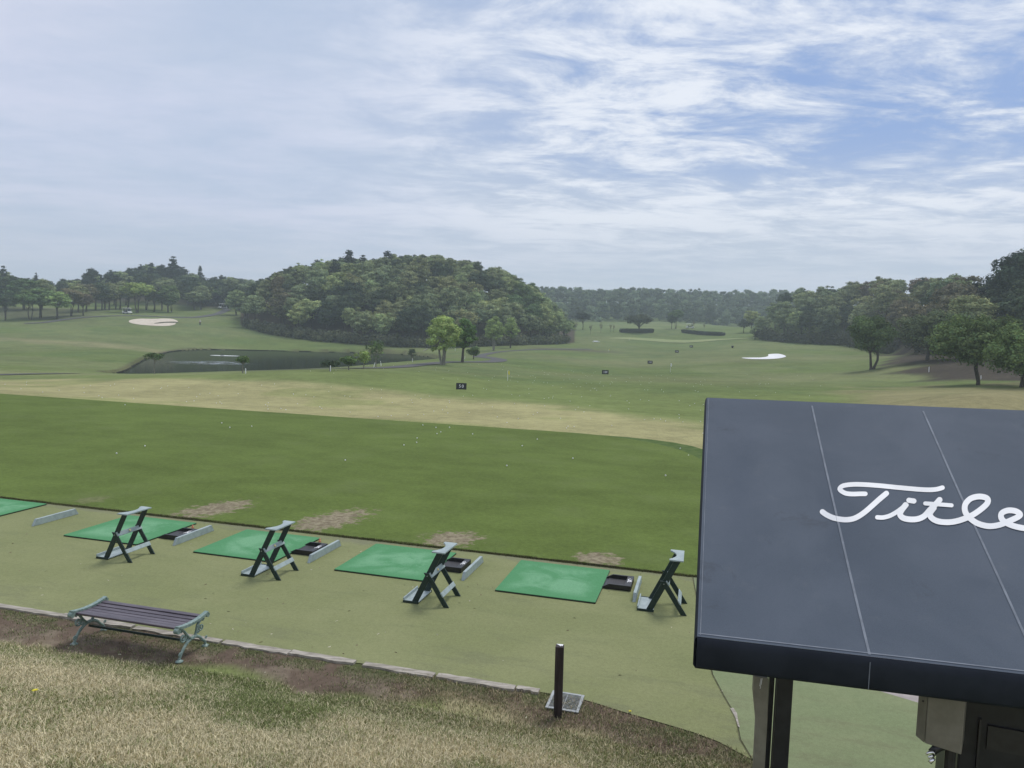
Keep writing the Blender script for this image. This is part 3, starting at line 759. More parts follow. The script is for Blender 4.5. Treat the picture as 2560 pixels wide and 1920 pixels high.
# ------------------------------------------------------------------ grass blades in the foreground
def blades(name, n, region, hmin, hmax, wid, colfn, keep, seed=1, label=None):
    r = np.random.default_rng(seed); a0, a1, b0, b1 = region
    a = r.uniform(a0, a1, n); b = r.uniform(b0, b1, n)
    # keep those inside the view cone
    X = a * A_.x + b * B_.x; Y = a * A_.y + b * B_.y
    k = keep(a, b) & (X / np.maximum(Y, .3) > -1.0) & (X / np.maximum(Y, .3) < .7) & (Y > 2.6)
    a, b, X, Y = a[k], b[k], X[k], Y[k]; n = len(a); Z = bank(a, b)
    th = r.uniform(0, 2 * np.pi, n); h = r.uniform(hmin, hmax, n); w = wid * r.uniform(.6, 1.3, n)
    lean = r.uniform(.1, 1.3, n); ld = r.uniform(0, 2 * np.pi, n)
    dx, dy = np.cos(th) * w, np.sin(th) * w; lx, ly = np.cos(ld) * h * lean, np.sin(ld) * h * lean
    V = np.empty((n, 5, 3))
    V[:, 0] = np.stack([X - dx, Y - dy, Z - .004], -1); V[:, 1] = np.stack([X + dx, Y + dy, Z - .004], -1)
    V[:, 2] = np.stack([X + dx * .8 + lx * .35, Y + dy * .8 + ly * .35, Z + h * .62], -1); V[:, 3] = np.stack([X - dx * .8 + lx * .35, Y - dy * .8 + ly * .35, Z + h * .62], -1)
    V[:, 4] = np.stack([X + lx, Y + ly, Z + h * .9], -1)
    base = np.arange(n)[:, None] * 5
    T = np.concatenate([base + np.array([0, 1, 2]), base + np.array([0, 2, 3]), base + np.array([3, 2, 4])])
    c = colfn(a, b, r, n); c = np.repeat(c[:, None], 5, 1)
    o = link(name, np_mesh(name, V.reshape(-1, 3), T, M['blade'], {'tone': c.reshape(-1, 3)}, tri=True))
    tag(o, label, 'grass', kind='stuff'); return o
def straw_col(a, b, r, n):
    g = sstep(fbm(a, b, .75, 4) + r.uniform(-.13, .13, n), .46, .60)
    g = np.maximum(g, (1 - sstep(edge_b(a) - b, 1.3, 2.1)) * .75 * (r.random(n) < .7))
    st = np.array((.66, .59, .39)) * r.uniform(.6, 1.25, (n, 1)); gr = np.array((.22, .26, .10)) * r.uniform(.6, 1.25, (n, 1))
    pick = (r.random(n) < g * .80 + .06)[:, None]
    return np.where(pick, gr, st)
def edge_col(a, b, r, n):
    return np.where((r.random(n) < .7)[:, None], np.array((.17, .205, .085)) * r.uniform(.6, 1.4, (n, 1)), np.array((.38, .33, .21)) * r.uniform(.6, 1.2, (n, 1)))
def bankd(a, b): return edge_b(a) - b + (fbm(a, b, 1.1, 9) - .5) * .9
blades('grass', 620000, (-9.5, 1.4, 2.2, 7.2), .018, .048, .0029, straw_col, lambda a, b: (bankd(a, b) + sstep(a, -4.0, -2.0) * .25 > .70 + .35 * (np.random.default_rng(3).random(len(a)))) , 1, 'dry straw coloured grass mixed with green blades on the foreground bank')
def keep_edge(a, b):
    rr = np.random.default_rng(8).random(len(a)); d = edge_b(a) - b
    return (d > .12) & (d < 1.5) & (rr < np.where(d < .42, sstep(fbm(a, b, 4.5, 2), .36, .52), .10 + .45 * sstep(fbm(a, b, 2.2, 7), .5, .66)) * .8)
blades('grass', 150000, (-11.5, 1.3, 5.8, 8.0), .012, .034, .0028, edge_col, keep_edge, 2, 'sparse short grass on the trodden earth beside the stone kerb')
def keep_wisp(a, b):
    rr = np.random.default_rng(18).random(len(a)); d = edge_b(a) - b
    return (a > -3.3) & (d > .03) & (d < 1.5) & (rr < .9)
blades('grass', 60000, (-3.3, 1.3, 5.2, 8.0), .012, .045, .0028, lambda a, b, r, n: np.where((r.random(n) < .45)[:, None], np.array((.19, .205, .09)) * r.uniform(.6, 1.3, (n, 1)), np.array((.50, .42, .27)) * r.uniform(.6, 1.2, (n, 1))), keep_wisp, 4, 'tufts of dry grass on the bank end around the drain')

# ragged turf lip along the front edge of the tee
def lip():
    r = np.random.default_rng(31); n = 26000; a = r.uniform(-17, .9, n); b = 12.735 + r.normal(0, .018, n) + .03 * (fbm(a, a * 0, 1.2, 3) - .5)
    X = a * A_.x + b * B_.x; Y = a * A_.y + b * B_.y; th = r.uniform(0, 6.28, n); h = r.uniform(.012, .035, n) * (.5 + fbm(a, b, 2.0, 8)); w = .004
    dx, dy = np.cos(th) * w, np.sin(th) * w; lx = -B_.x * h * r.uniform(-.4, 1.3, n); ly = -B_.y * h * r.uniform(-.4, 1.3, n); z0 = np.where(b > 12.74, .029, .012)
    V = np.stack([np.stack([X - dx, Y - dy, z0], -1), np.stack([X + dx, Y + dy, z0], -1), np.stack([X + lx, Y + ly, z0 + h], -1)], 1)
    c = np.where((r.random(n) < .55)[:, None], np.array((.10, .125, .04)) * r.uniform(.5, 1.4, (n, 1)), np.array((.24, .21, .13)) * r.uniform(.5, 1.2, (n, 1)))
    o = link('grass', np_mesh('grass', V.reshape(-1, 3), np.arange(n * 3).reshape(n, 3), M['blade'], {'tone': np.repeat(c[:, None], 3, 1).reshape(-1, 3)}, tri=True))
    tag(o, 'ragged short grass along the front edge of the tee', 'grass', kind='stuff')
    # clippings and bits of straw lying about on the carpet and the bare earth
    n = 190; a = r.uniform(-13, .5, n); b = r.uniform(6.6, 12.6, n); k = (edge_b(a) - b < 1.1); a, b = a[k], b[k]; n = len(a)
    z = np.where(b > edge_b(a), .016, bank(a, b) + .004); L = r.uniform(.006, .022, n); w = r.uniform(.002, .006, n); th = r.uniform(0, 6.28, n)
    X = a * A_.x + b * B_.x; Y = a * A_.y + b * B_.y; u = np.stack([np.cos(th) * L, np.sin(th) * L, r.uniform(0, .004, n)], -1); v = np.stack([-np.sin(th) * w, np.cos(th) * w, r.uniform(0, .006, n)], -1); p = np.stack([X, Y, z], -1)
    V = np.stack([p - u - v, p + u - v, p + u + v, p - u + v], 1); c = np.where((r.random(n) < .45)[:, None], np.array((.55, .52, .40)), np.array((.20, .16, .10))) * r.uniform(.6, 1.2, (n, 1))
    o = link('leaf_litter', np_mesh('leaf_litter', V.reshape(-1, 3), np.arange(n * 4).reshape(n, 4), M['blade'], {'tone': np.repeat(c[:, None], 4, 1).reshape(-1, 3)}))
    tag(o, 'bits of straw and dry leaves strewn over the carpet and the bare earth', 'litter', kind='stuff')
lip()

# ------------------------------------------------------------------ hitting mats, dividers, trays, bag stands
def rrect(w, d, r, n=4):
    P = []
    for cx, cy, a0 in ((w / 2 - r, d / 2 - r, 0), (-w / 2 + r, d / 2 - r, 90), (-w / 2 + r, -d / 2 + r, 180), (w / 2 - r, -d / 2 + r, 270)):
        for k in range(n + 1): t = R(a0 + 90 * k / n); P.append((cx + r * math.cos(t), cy + r * math.sin(t)))
    return P
matP = [(-14.18, 11.82, 1.5, 1.62, 'green hitting mat cut off by the left edge of the photo'), (-10.44, 11.70, 1.6, 1.60, 'green hitting mat just behind the leftmost bag stand'), (-7.70, 11.68, 1.58, 1.56, 'green hitting mat behind the second bag stand from the left'),
        (-5.02, 11.70, 1.56, 1.60, 'green hitting mat behind the third bag stand from the left'), (-2.28, 11.70, 1.56, 1.62, 'rightmost green hitting mat, the one with no bag stand in front of it')]
for a, b, w, d, lab in matP:
    e = empty('hitting_mat', rc(a, b, .015), YAW)
    tag(e, lab, 'golf mat', 'green hitting mats along the tee line')
    m1 = MB(); m1.prism([(x, y, 0) for x, y in rrect(w, d, .02)], (0, 0, .016)); m1.build('mat_base', M['black'], e)
    m2 = MB(); m2.prism([(x, y, .0162) for x, y in rrect(w - .008, d - .008, .02)], (0, 0, .008)); m2.build('turf_surface', M['mat'], e)
def tee_peg(a, b, lab):
    mb = MB(); mb.tube([(0, 0, 0), (0, 0, .02), (0, 0, .055)], [.03, .016, .012], 12); mb.tube([(0, 0, .055), (0, 0, .06)], [.017, .017], 12)
    tag(mb.build('rubber_tee', M['orange'], loc=rc(a, b, .014), smooth=True), lab, 'golf tee', 'orange rubber tees')
tee_peg(-9.52, 12.22, 'small orange rubber tee between the leftmost ball tray and its mat')
tee_peg(-6.83, 12.28, 'small orange rubber tee at the corner of the middle ball tray')
def divider(a, b, L, lab):
    e = empty('bay_divider', rc(a, b, .014), YAW); tag(e, lab, 'divider bar', 'grey bay divider bars')
    mb = MB(); hh = .125; mb.prism([(-.024, -L / 2, 0), (-.024, L / 2, 0), (-.024, L / 2 - .075, hh), (-.024, -L / 2 + .075, hh)], (.048, 0, 0))
    mb.build('beam', M['grey'], e, bevel=.004)
for a, b, L, lab in ((-12.28, 11.74, 1.06, 'leftmost grey divider bar, lying alone between two mats without a tray'), (-9.06, 11.67, 1.10, 'grey divider bar beside the leftmost black ball tray'), (-6.375, 11.65, 1.12, 'grey divider bar beside the ball tray behind the second bag stand'),
                     (-3.675, 11.70, 1.06, 'grey divider bar beside the ball tray behind the third bag stand'), (-.96, 11.66, .98, 'rightmost grey divider bar, next to the rightmost ball tray')):
    divider(a, b, L, lab)
def script_mark(scale, strokes, wid, mat, parent, z, rot=0, loc=(0, 0, 0), name='script_logo'):
    V = []; Fc = []
    for si, (pts, w) in enumerate(strokes):
        P = catmull(pts, 6); n = len(P)
        hw = np.full(n, w / 2)
        L, Rr = ribbon(P, hw); o = len(V)
        for i in range(n): V += [(L[i][0], L[i][1]), (Rr[i][0], Rr[i][1])]
        for i in range(n - 1): Fc.append((o + 2 * i, o + 2 * i + 1, o + 2 * i + 3, o + 2 * i + 2))
    return V, Fc
def tray(a, b, lab):
    e = empty('ball_tray', rc(a, b, .014), YAW); tag(e, lab, 'ball tray', 'black golf ball trays')
    w, d, h = .40, .52, .085
    mb = MB(); mb.box((0, 0, .012), (w, d, .022)); mb.build('tray_floor', M['traybed'], e)
    mb = MB()
    # open toward the mat (-x); walls on three sides, the side walls ramp down to the open end
    mb.prism([(-w / 2 - .10, -d / 2, 0), (w / 2, -d / 2, 0), (w / 2, -d / 2, h), (-w / 2 + .06, -d / 2, h)], (0, .035, 0))
    mb.prism([(-w / 2 - .10, d / 2 - .035, 0), (w / 2, d / 2 - .035, 0), (w / 2, d / 2 - .035, h), (-w / 2 + .06, d / 2 - .035, h)], (0, .035, 0))
    mb.box((w / 2 - .05, 0, h / 2), (.10, d - .072, h - .002)); mb.build('tray_wall', M['black'], e, bevel=.003)
    mb = MB()
    mb.prism([(-w / 2 - .12, -d / 2 + .04, 0), (-w / 2, -d / 2 + .04, 0), (-w / 2, -d / 2 + .04, .02)], (0, d - .08, 0)); mb.build('ramp_lip', M['black'], e)
    st = [([(-.11, .02), (-.07, -.02), (-.02, -.012), (.02, .03)], .016), ([(-.06, .045), (-.01, .03), (.05, .05)], .018), ([(.0, -.015), (.035, -.02), (.06, .01), (.03, .028), (.015, .0), (.05, -.025), (.09, -.018)], .014), ([(-.035, .035), (-.03, -.02)], .014)]
    V, Fc = script_mark(1, st, .01, None, None, 0)
    me = bpy.data.meshes.new('script_logo'); me.from_pydata([(w / 2 - .055 + y * .8, -x * .95 + .0, h + .003) for x, y in V], [], Fc); me.materials.append(M['white'])
    link('script_logo', me, parent=e)
for a, b, lab in ((-9.36, 11.68, 'leftmost black ball tray with a white script mark'), (-6.70, 11.72, 'black ball tray with white script mark behind the second bag stand'),
                  (-4.02, 11.78, 'black ball tray partly hidden behind the third bag stand'), (-1.26, 11.88, 'rightmost black ball tray, beside the mat with no stand')): tray(a, b, lab)

def make_stand():
    e = empty('bag_stand', (0, 0, 0), 0)
    W = .49; dk, gy = M['dgreen'], M['grey']
    def leg(p, q, y, wdt=.085, th=.022):
        # board from p to q in the xz plane with horizontal-cut ends
        p = Vector((p[0], 0, p[1])); q = Vector((q[0], 0, q[1])); hw = wdt / 2 / abs((q - p).normalized().z)
        mb = MB(); mb.prism([(p.x - hw, y, p.z), (p.x + hw, y, p.z), (q.x + hw, y, q.z), (q.x - hw, y, q.z)], (0, th, 0)); return mb
    for y in (0, W - .022): leg((0, .0), (.375, .78), y).build('main_leg', dk, e, bevel=.003)
    for y in (-.024, W + .002):
        l = leg((.50, 0), (.185, .47), y, .072); l.build('rear_leg', dk, e, bevel=.003)
    mb = MB(); n = 12; y0, y1 = -.03, W + .03; x0, x1 = .26, .46
    pts = [(x0, y0), (x1, y0), (x1, y1), (x0, y1)]
    for i in range(n + 1):
        t = i / n; yy = y1 - .055 - (y1 - y0 - .11) * t; pts.append((x0 + .095 * math.sin(math.pi * t) ** .8, yy))
    mb.prism([(x, y, .78) for x, y in pts], (0, 0, .018)); mb.build('club_rest', gy, e)
    def bar(xc, zc, L0, L1, ht, ang):
        mb = MB(); rot = Matrix.Rotation(ang, 3, 'Y'); mb.box((xc, (L0 + L1) / 2, zc), (.018, L1 - L0, ht), rot); return mb
    an = -math.atan2(.315, .47)
    b1 = bar(.253, .445, -.028, W + .028, .075, an).build('crossbar', gy, e, bevel=.003)
    bar(.43, .175, -.028, W + .028, .07, an).build('crossbar', gy, e, bevel=.003)
    mb = MB(); mb.tube([(.262, W / 2 + .0, .452), (.272, W / 2, .458)], .017, 12); mb.build('round_sticker', M['brass'], b1)
    mb = MB(); mb.box((-.045, W / 2, .018), (.23, W + .05, .014)); tr = mb.build('foot_tray', gy, e)
    mb = MB(); mb.box((-.157, W / 2, .040), (.018, W + .05, .062)); mb.build('tray_lip', gy, tr, bevel=.003)
    mb = MB(); mb.box((-.045, -.0225, .016), (.24, .012, .032)); mb.box((-.045, W + .0225, .016), (.24, .012, .032)); mb.box((.0, W / 2, .004), (.05, W, .010)); mb.build('tray_side', dk, tr)
    for y in (-.026, W + .026):
        mb = MB(); mb.tube([(.20, y - .003, .43), (.20, y + .003, .43)], .008, 8); mb.build('bolt', M['steel'], e)
    return e
stand0 = make_stand()
for i, (a, b, dr, lab) in enumerate(((-9.55, 10.10, 0, 'leftmost dark green bag stand with grey club rest'), (-6.86, 10.19, 0, 'second bag stand from the left, in front of a hitting mat'),
                                (-4.02, 10.00, 0, 'third bag stand from the left, overlapping the corner of its hitting mat'), (-.72, 10.88, 1, 'rightmost bag stand, standing alone beside the dark canopy'))):
    o = stand0 if i == 0 else copy_tree(stand0)
    o.location = rc(a, b, .015); o.rotation_euler = (0, 0, YAW + R(dr)); tag(o, lab, 'bag stand', 'golf bag stands behind the mats')

# ------------------------------------------------------------------ bench
def bench():
    e = empty('park_bench', rc(-6.62, 7.53, 0.0), YAW + R(.5)); tag(e, 'backless bench with purple brown slats and pale green scrolled iron ends', 'bench')
    L = 1.50; dpt = .52; zt = .385
    prof = lambda y: zt + .030 * (2 * y / dpt) ** 2      # slightly dished seat
    for k in range(6):
        y = -dpt / 2 + .062 + k * (dpt - .124) / 5
        mb = MB(); sl = .12 * (2 * y / dpt) / 2; mb.box((0, y, prof(y) - .012), (L - .06, .066, .026), Matrix.Rotation(sl, 3, 'X'))
        mb.build('seat_slat', M['slat'], e, bevel=.004)
    mb = MB(); mb.box((0, -.02, .165), (L - .04, .014, .028)); mb.build('stretcher', M['dgreen'], e)
    for s in (-1, 1):
        fr = None; x = s * L / 2
        mb = MB(); T = .040
        # top rail: flat casting following the seat, rolled at both ends
        ys = np.linspace(-dpt / 2 - .01, dpt / 2 + .01, 13)
        for i in range(12):
            y0, y1 = ys[i], ys[i + 1]
            mb.prism([(x - T / 2 - .008, y0, prof(y0) - .012), (x - T / 2 - .008, y1, prof(y1) - .012), (x - T / 2 - .008, y1, prof(y1) + .020), (x - T / 2 - .008, y0, prof(y0) + .020)], (T + .016, 0, 0))
        def roll(y, z, r, th=.034): mb.tube([(x - th / 2, y, z), (x + th / 2, y, z)], r, 14)
        roll(-dpt / 2 - .006, prof(dpt / 2) - .030, .034, .056); roll(dpt / 2 + .006, prof(dpt / 2) - .022, .028, .056)
        def limb(P, r0, r1, fl=.8):
            Q = catmull(P, 5); mb.tube([(x, q[0], q[1]) for q in Q], list(np.linspace(r0, r1, len(Q))), 8, flat=fl)
        # crossing S-shaped legs: from the rail ends in to the middle, then out to the feet
        limb([(-.20, .385), (-.14, .33), (-.085, .26), (-.03, .205), (0, .195)], .018, .020)
        limb([(.18, .385), (.10, .33), (.075, .26), (.05, .21), (0, .195)], .018, .020)
        limb([(.03, .205), (-.05, .195), (-.13, .150), (-.19, .085), (-.225, .030)], .024, .017)
        limb([(-.03, .205), (.05, .200), (.13, .165), (.19, .105), (.235, .070), (.245, .030)], .022, .015)
        # scrolls
        def scroll(cy, cz, r, turns=1.4, a0=0, d=1, w=.010):
            P = []
            for k in range(22):
                t = k / 21; an = a0 + d * turns * 2 * math.pi * t; rr = r * (1 - .78 * t); P.append((x, cy + rr * math.cos(an), cz + rr * math.sin(an)))
            mb.tube(P, w, 6)
        scroll(-.165, .262, .060, 1.5, R(60), -1, .012); scroll(-.10, .235, .032, 1.2, R(200), 1, .009); scroll(.165, .275, .048, 1.4, R(130), 1, .010)
        scroll(.115, .232, .020, 1.1, 0, 1, .008); scroll(-.215, .075, .026, 1.2, R(40), 1, .009); scroll(.262, .115, .020, 1.0, R(180), 1, .008); scroll(-.19, .35, .022, 1.1, 0, 1, .008); scroll(.20, .355, .020, 1.1, 0, 1, .008)
        fr = mb.build('iron_end', M['iron'], e, smooth=False)
        for y in (-.228, .248):
            m2 = MB(); m2.tube([(x, y, .0), (x, y, .008), (x, y, .018), (x, y, .030)], [.044, .046, .030, .014], 16); m2.build('foot_disc', M['iron'], fr, smooth=True)
bench()

# ------------------------------------------------------------------ post and drain
def post():
    e = empty('wooden_post', rc(-1.38, 7.52, -.01), YAW + R(6)); tag(e, 'short dark wooden post with a small white mark on top, by the drain', 'post')
    e.rotation_euler = (R(0.5), R(-.6), YAW + R(6))
    mb = MB(); mb.box((0, 0, .385), (.086, .075, .77)); mb.build('shaft', M['postwood'], e, bevel=.004)
    mb = MB(); mb.prism([(-.036, .034, .7705), (.034, .034, .7705), (.030, -.005, .7705), (.018, .006, .7705), (.012, -.012, .7705)], (0, 0, .004)); mb.build('white_plate', M['white'], e)
post()
def drain():
    e = empty('drain_grate', rc(-1.36, 7.82, .018), YAW); tag(e, 'square steel drain grate set in the ground behind the dark wooden post', 'drain grate')
    w, d = .36, .40
    mb = MB(); mb.box((0, 0, -.02), (w - .04, d - .04, .01)); mb.build('pit_floor', M['pit'], e)
    mb = MB()
    for (x, y, a, b) in ((-w / 2 + .016, 0, .032, d), (w / 2 - .016, 0, .032, d), (0, -d / 2 + .016, w - .066, .032), (0, d / 2 - .016, w - .066, .032)): mb.box((x, y, 0), (a, b, .014))
    mb.build('frame', M['steel'], e, bevel=.002)
    mb = MB()
    for k in range(12): mb.box((0, -d / 2 + .05 + k * (d - .10) / 11, -.004), (w - .07, .006, .014))
    mb.box((0, 0, .0035), (.005, d - .07, .004)); mb.build('bars', M['steel'], e)
drain()
def dandelion(p, s, lab):
    e = empty('dandelion', p); tag(e, lab, 'flower', 'yellow dandelions')
    mb = MB(); mb.tube([(0, 0, -.01), (.002, 0, .03 * s)], .0015, 5); mb.build('stem', M['hedge'], e)
    mb = MB(); r = random.Random(3)
    for k in range(26):
        an = 2.4 * k; rr = .017 * s * math.sqrt((k + 1) / 26); mb.box((math.cos(an) * rr, math.sin(an) * rr, .032 * s + .004 * (1 - rr / .017)), (.009 * s, .004 * s, .002), Matrix.Rotation(an, 3, 'Z') @ Matrix.Rotation(-.4, 3, 'Y'))
    mb.build('petals', M['yellow'], e)
def on_bank(x, y):
    tx, tz = tpx(x, y); D = np.linspace(3, 14, 3000); X = tx * D
    z = bank(X * A_.x + D * A_.y, X * B_.x + D * B_.y); i = np.where(H + tz * D < z)[0][0]
    return Vector((X[i], D[i], z[i]))
p = on_bank(88, 1742); dandelion(p + Vector((0, 0, .02)), 1.25, 'yellow dandelion flower in the dry grass at lower left')
p = on_bank(1575, 1784); dandelion(p, .8, 'yellow dandelion at the carpet edge right of the drain grate')

# ------------------------------------------------------------------ canopy shelter
def canopy():
    N1 = on_z(1743, 1591, 2.3); N2 = on_z(2560, 1686, 2.3); F1 = on_z(1767, 994, 3.47)
    dN = (N2 - N1).normalized(); LN = (N2 - N1).length
    # far edge: same heading as the near edge, height free so that it passes through (2560, 1026)
    d = ray(2560, 1026); d = Vector(d); dirF = Vector((dN.x, dN.y, 0))
    Mx = np.array([[dirF.x, -d.x], [dirF.y, -d.y]]); sol = np.linalg.solve(Mx, np.array([-F1.x, -F1.y])); F2 = F1 + dirF * sol[0]; F2.z = H + d.z * sol[1]
    ext = 1.75; W = LN * ext
    N2 = N1 + (N2 - N1) * ext; F2 = F1 + (F2 - F1) * (W / sol[0])
    up = Vector((0, 0, 1))
    def S(u, v, off=0.0):        # u along the row, v from near edge to far edge
        p = (N1 * (1 - u) + N2 * u) * (1 - v) + (F1 * (1 - u) + F2 * u) * v
        p = p + up * (-.030 * math.sin(math.pi * v) * (.6 + .4 * math.cos(2 * math.pi * u * 4.4 - 1.0)) + .0035 * math.sin(math.pi * v) * math.sin(31 * u + 7 * v) + .0025 * math.sin(math.pi * v) * math.sin(57 * u - 9 * v))
        return p + nrm * off
    nrm = (N2 - N1).cross(F1 - N1).normalized()
    e = empty('shelter_canopy', (N1 + F1) / 2 * 1.0); e.location = (0, 0, 0)
    base = Vector((N1.x + .3, N1.y + .3, 0)); e.location = base
    tag(e, 'dark navy fabric canopy on black posts with white script lettering', 'canopy')
    def put(name, me, parent=e):
        o = link(name, me, parent=parent); o.matrix_parent_inverse = Matrix.Translation(-base) if parent is e else Matrix.Identity(4); return o
    nu, nv = 120, 40; V = []; Q = []
    for i in range(nu + 1):
        for j in range(nv + 1): V.append(tuple(S(i / nu, j / nv)))
    for i in range(nu):
        for j in range(nv): a = i * (nv + 1) + j; Q.append((a, a + nv + 1, a + nv + 2, a + 1))
    me = bpy.data.meshes.new('fabric_roof'); me.from_pydata(V, [], Q); me.materials.append(M['fabric'])
    for pl in me.polygons: pl.use_smooth = True
    roof = put('fabric_roof', me)
    # find (u, v) on the roof under a photo pixel
    def uv_at(x, y):
        dd = Vector(ray(x, y)); o = Vector((0, 0, H)); u, v = .3, .5
        for _ in range(12):
            p = S(u, v); pu = (S(u + 1e-3, v) - p) / 1e-3; pv = (S(u, v + 1e-3) - p) / 1e-3
            A = np.array([[pu.x, pv.x, -dd.x], [pu.y, pv.y, -dd.y], [pu.z, pv.z, -dd.z]]); rhs = np.array(o - p)
            s = np.linalg.solve(A, rhs); u += s[0]; v += s[1]
        return u, v
    def strip(name, uvs, half, off, mat, closed_ends=False, parent=e):
        P = [S(u, v, off) for u, v in uvs]; V = []; Fc = []
        for i, p in enumerate(P):
            t = (P[min(i + 1, len(P) - 1)] - P[max(i - 1, 0)]).normalized(); s = t.cross(nrm).normalized()
            h = half[i] if hasattr(half, '__len__') else half
            V += [tuple(p + s * h), tuple(p - s * h)]
        for i in range(len(P) - 1): Fc.append((2 * i, 2 * i + 1, 2 * i + 3, 2 * i + 2))
        me = bpy.data.meshes.new(name); me.from_pydata(V, [], Fc); me.materials.append(mat); return me
    Z = lambda x, y: (1700 + x * .5787, 960 + y * .5787)
    seams = [((570, 95), (820, 1176)), ((1050, 118), (1600, 1330))]
    for q0, q1 in seams:
        a, b = uv_at(*Z(*q0)), uv_at(*Z(*q1))
        uvs = [(a[0] + (b[0] - a[0]) * t, min(max(a[1] + (b[1] - a[1]) * t, .004), .992)) for t in np.linspace(0, 1, 24)]
        put('seam', strip('seam', uvs, .007, .003, M['seam']))
    put('seam', strip('seam', [(.006, t) for t in np.linspace(.004, .996, 24)], .0020, .003, M['seam']))
    put('hem', strip('hem', [(t, .008) for t in np.linspace(.002, .998, 60)], .004, .003, M['seam']))
    # valances
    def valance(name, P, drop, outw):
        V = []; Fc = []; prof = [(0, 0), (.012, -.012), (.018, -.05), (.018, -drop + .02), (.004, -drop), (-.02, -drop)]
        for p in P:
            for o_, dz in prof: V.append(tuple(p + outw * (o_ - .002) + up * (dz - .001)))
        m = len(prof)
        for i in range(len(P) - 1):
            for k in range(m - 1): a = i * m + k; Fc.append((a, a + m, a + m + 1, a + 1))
        me = bpy.data.meshes.new(name); me.from_pydata(V, [], Fc); me.materials.append(M['fabric_shade'])
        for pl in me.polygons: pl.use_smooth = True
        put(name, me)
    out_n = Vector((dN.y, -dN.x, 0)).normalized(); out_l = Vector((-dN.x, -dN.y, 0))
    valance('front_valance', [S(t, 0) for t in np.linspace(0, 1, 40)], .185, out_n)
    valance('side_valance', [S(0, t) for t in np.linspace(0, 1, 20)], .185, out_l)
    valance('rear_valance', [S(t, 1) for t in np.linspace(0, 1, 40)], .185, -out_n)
    # vertical seam on the valance
    su = uv_at(*Z(820, 1180))[0]; p = S(su, 0) + out_n * .019
    mb = MB(); mb.box(p - base + up * (-.10), (.004, .003, .15), Matrix.Rotation(math.atan2(dN.y, dN.x), 3, 'Z')); mb.build('valance_seam', M['seam'], e)
    # lettering traced as strokes (photo pixels), laid on the fabric
    T = lambda x, y: (2030 + x / 4.1736, 1180 + y / 4.1736)
    strokes = [
        ([(555, 232), (500, 232), (420, 234), (350, 226), (298, 196), (292, 172), (330, 146), (420, 134), (520, 134), (700, 146), (900, 166), (1100, 184), (1220, 190), (1300, 184), (1360, 168)], 48, 'T'),
        ([(775, 228), (700, 290), (620, 362), (540, 430), (460, 480), (390, 500), (310, 500), (220, 482), (150, 450), (108, 420)], 56, 'T'),
        ([(1010, 300), (1062, 308)], 54, 'dot'),
        ([(680, 478), (740, 480), (810, 462), (880, 424), (940, 380), (985, 350)], 46, 'i'),
        ([(975, 350), (930, 410), (918, 450), (950, 485), (1020, 500), (1100, 496), (1170, 465), (1230, 400), (1290, 340), (1330, 296)], 60, 't'),
        ([(1180, 334), (1300, 342), (1455, 354)], 42, 't'),
        ([(1270, 380), (1230, 440), (1250, 488), (1320, 522), (1430, 530), (1540, 510), (1660, 462), (1760, 396), (1828, 330), (1822, 280), (1740, 262), (1650, 286), (1596, 350), (1600, 430), (1660, 500), (1740, 548), (1850, 572), (1960, 556), (2060, 516), (2150, 474), (2168, 446), (2120, 414), (2040, 408), (1976, 440), (1980, 500), (2050, 550), (2150, 582), (2260, 596), (2380, 585), (2470, 540), (2520, 490)], 60, 'le'),
        ([(2520, 480), (2470, 550), (2480, 590), (2560, 618), (2650, 612), (2740, 580), (2800, 520), (2850, 560), (2840, 610), (2760, 640), (2720, 620)], 46, 'is'),
        ([(2545, 430), (2600, 438)], 48, 'dot'),
        ([(2790, 640), (2880, 640), (2960, 590), (3030, 520), (3080, 460)], 44, 't'), ([(3000, 560), (2980, 610), (3040, 650), (3140, 650), (3200, 620)], 46, 't'), ([(2950, 490), (3080, 505), (3200, 520)], 42, 't')]
    lv = []; lf = []
    # local plane metric: convert pixel strokes to roof (u, v), then give a width in metres matching the photo
    cu, cv = uv_at(*T(1000, 400)); sc_x = (S(*uv_at(*T(1100, 400))) - S(*uv_at(*T(900, 400)))).length / 200; k = 0
    for si, (pts, w, _) in enumerate(strokes):
        P2 = catmull([T(x, y) for x, y in pts], 8)
        # width is constant in the picture: offset in pixel space, thickness as real sheet on the fabric
        L, Rr = ribbon(P2, w / 2 / 4.1736); n = len(P2)
        offs = .0035 + .0003 * si; o0 = len(lv)
        def cap(center, edge, sgn):
            pass
        for i in range(n):
            for q in (L[i], Rr[i]):
                u, v = uv_at(q[0], q[1]); lv.append(tuple(S(u, v, offs)))
        for i in range(n - 1): lf.append((o0 + 2 * i, o0 + 2 * i + 1, o0 + 2 * i + 3, o0 + 2 * i + 2))
        for (ci, ti) in ((0, 1), (n - 1, n - 2)):
            c0 = np.array(P2[ci]); dr = c0 - np.array(P2[ti]); a0 = math.atan2(dr[1], dr[0]); rad = w / 2 / 4.1736; o1 = len(lv)
            for kk in range(9):
                an = a0 - math.pi / 2 + math.pi * kk / 8; u, v = uv_at(c0[0] + rad * math.cos(an), c0[1] + rad * math.sin(an)); lv.append(tuple(S(u, v, offs)))
            lf.append(tuple(range(o1, o1 + 9)))
    me = bpy.data.meshes.new('lettering'); me.from_pydata(lv, [], lf); me.materials.append(M['vinyl']); put('lettering', me)
    # frame: posts and beams
    rz = math.atan2(dN.y, dN.x); rot = Matrix.Rotation(rz, 3, 'Z')
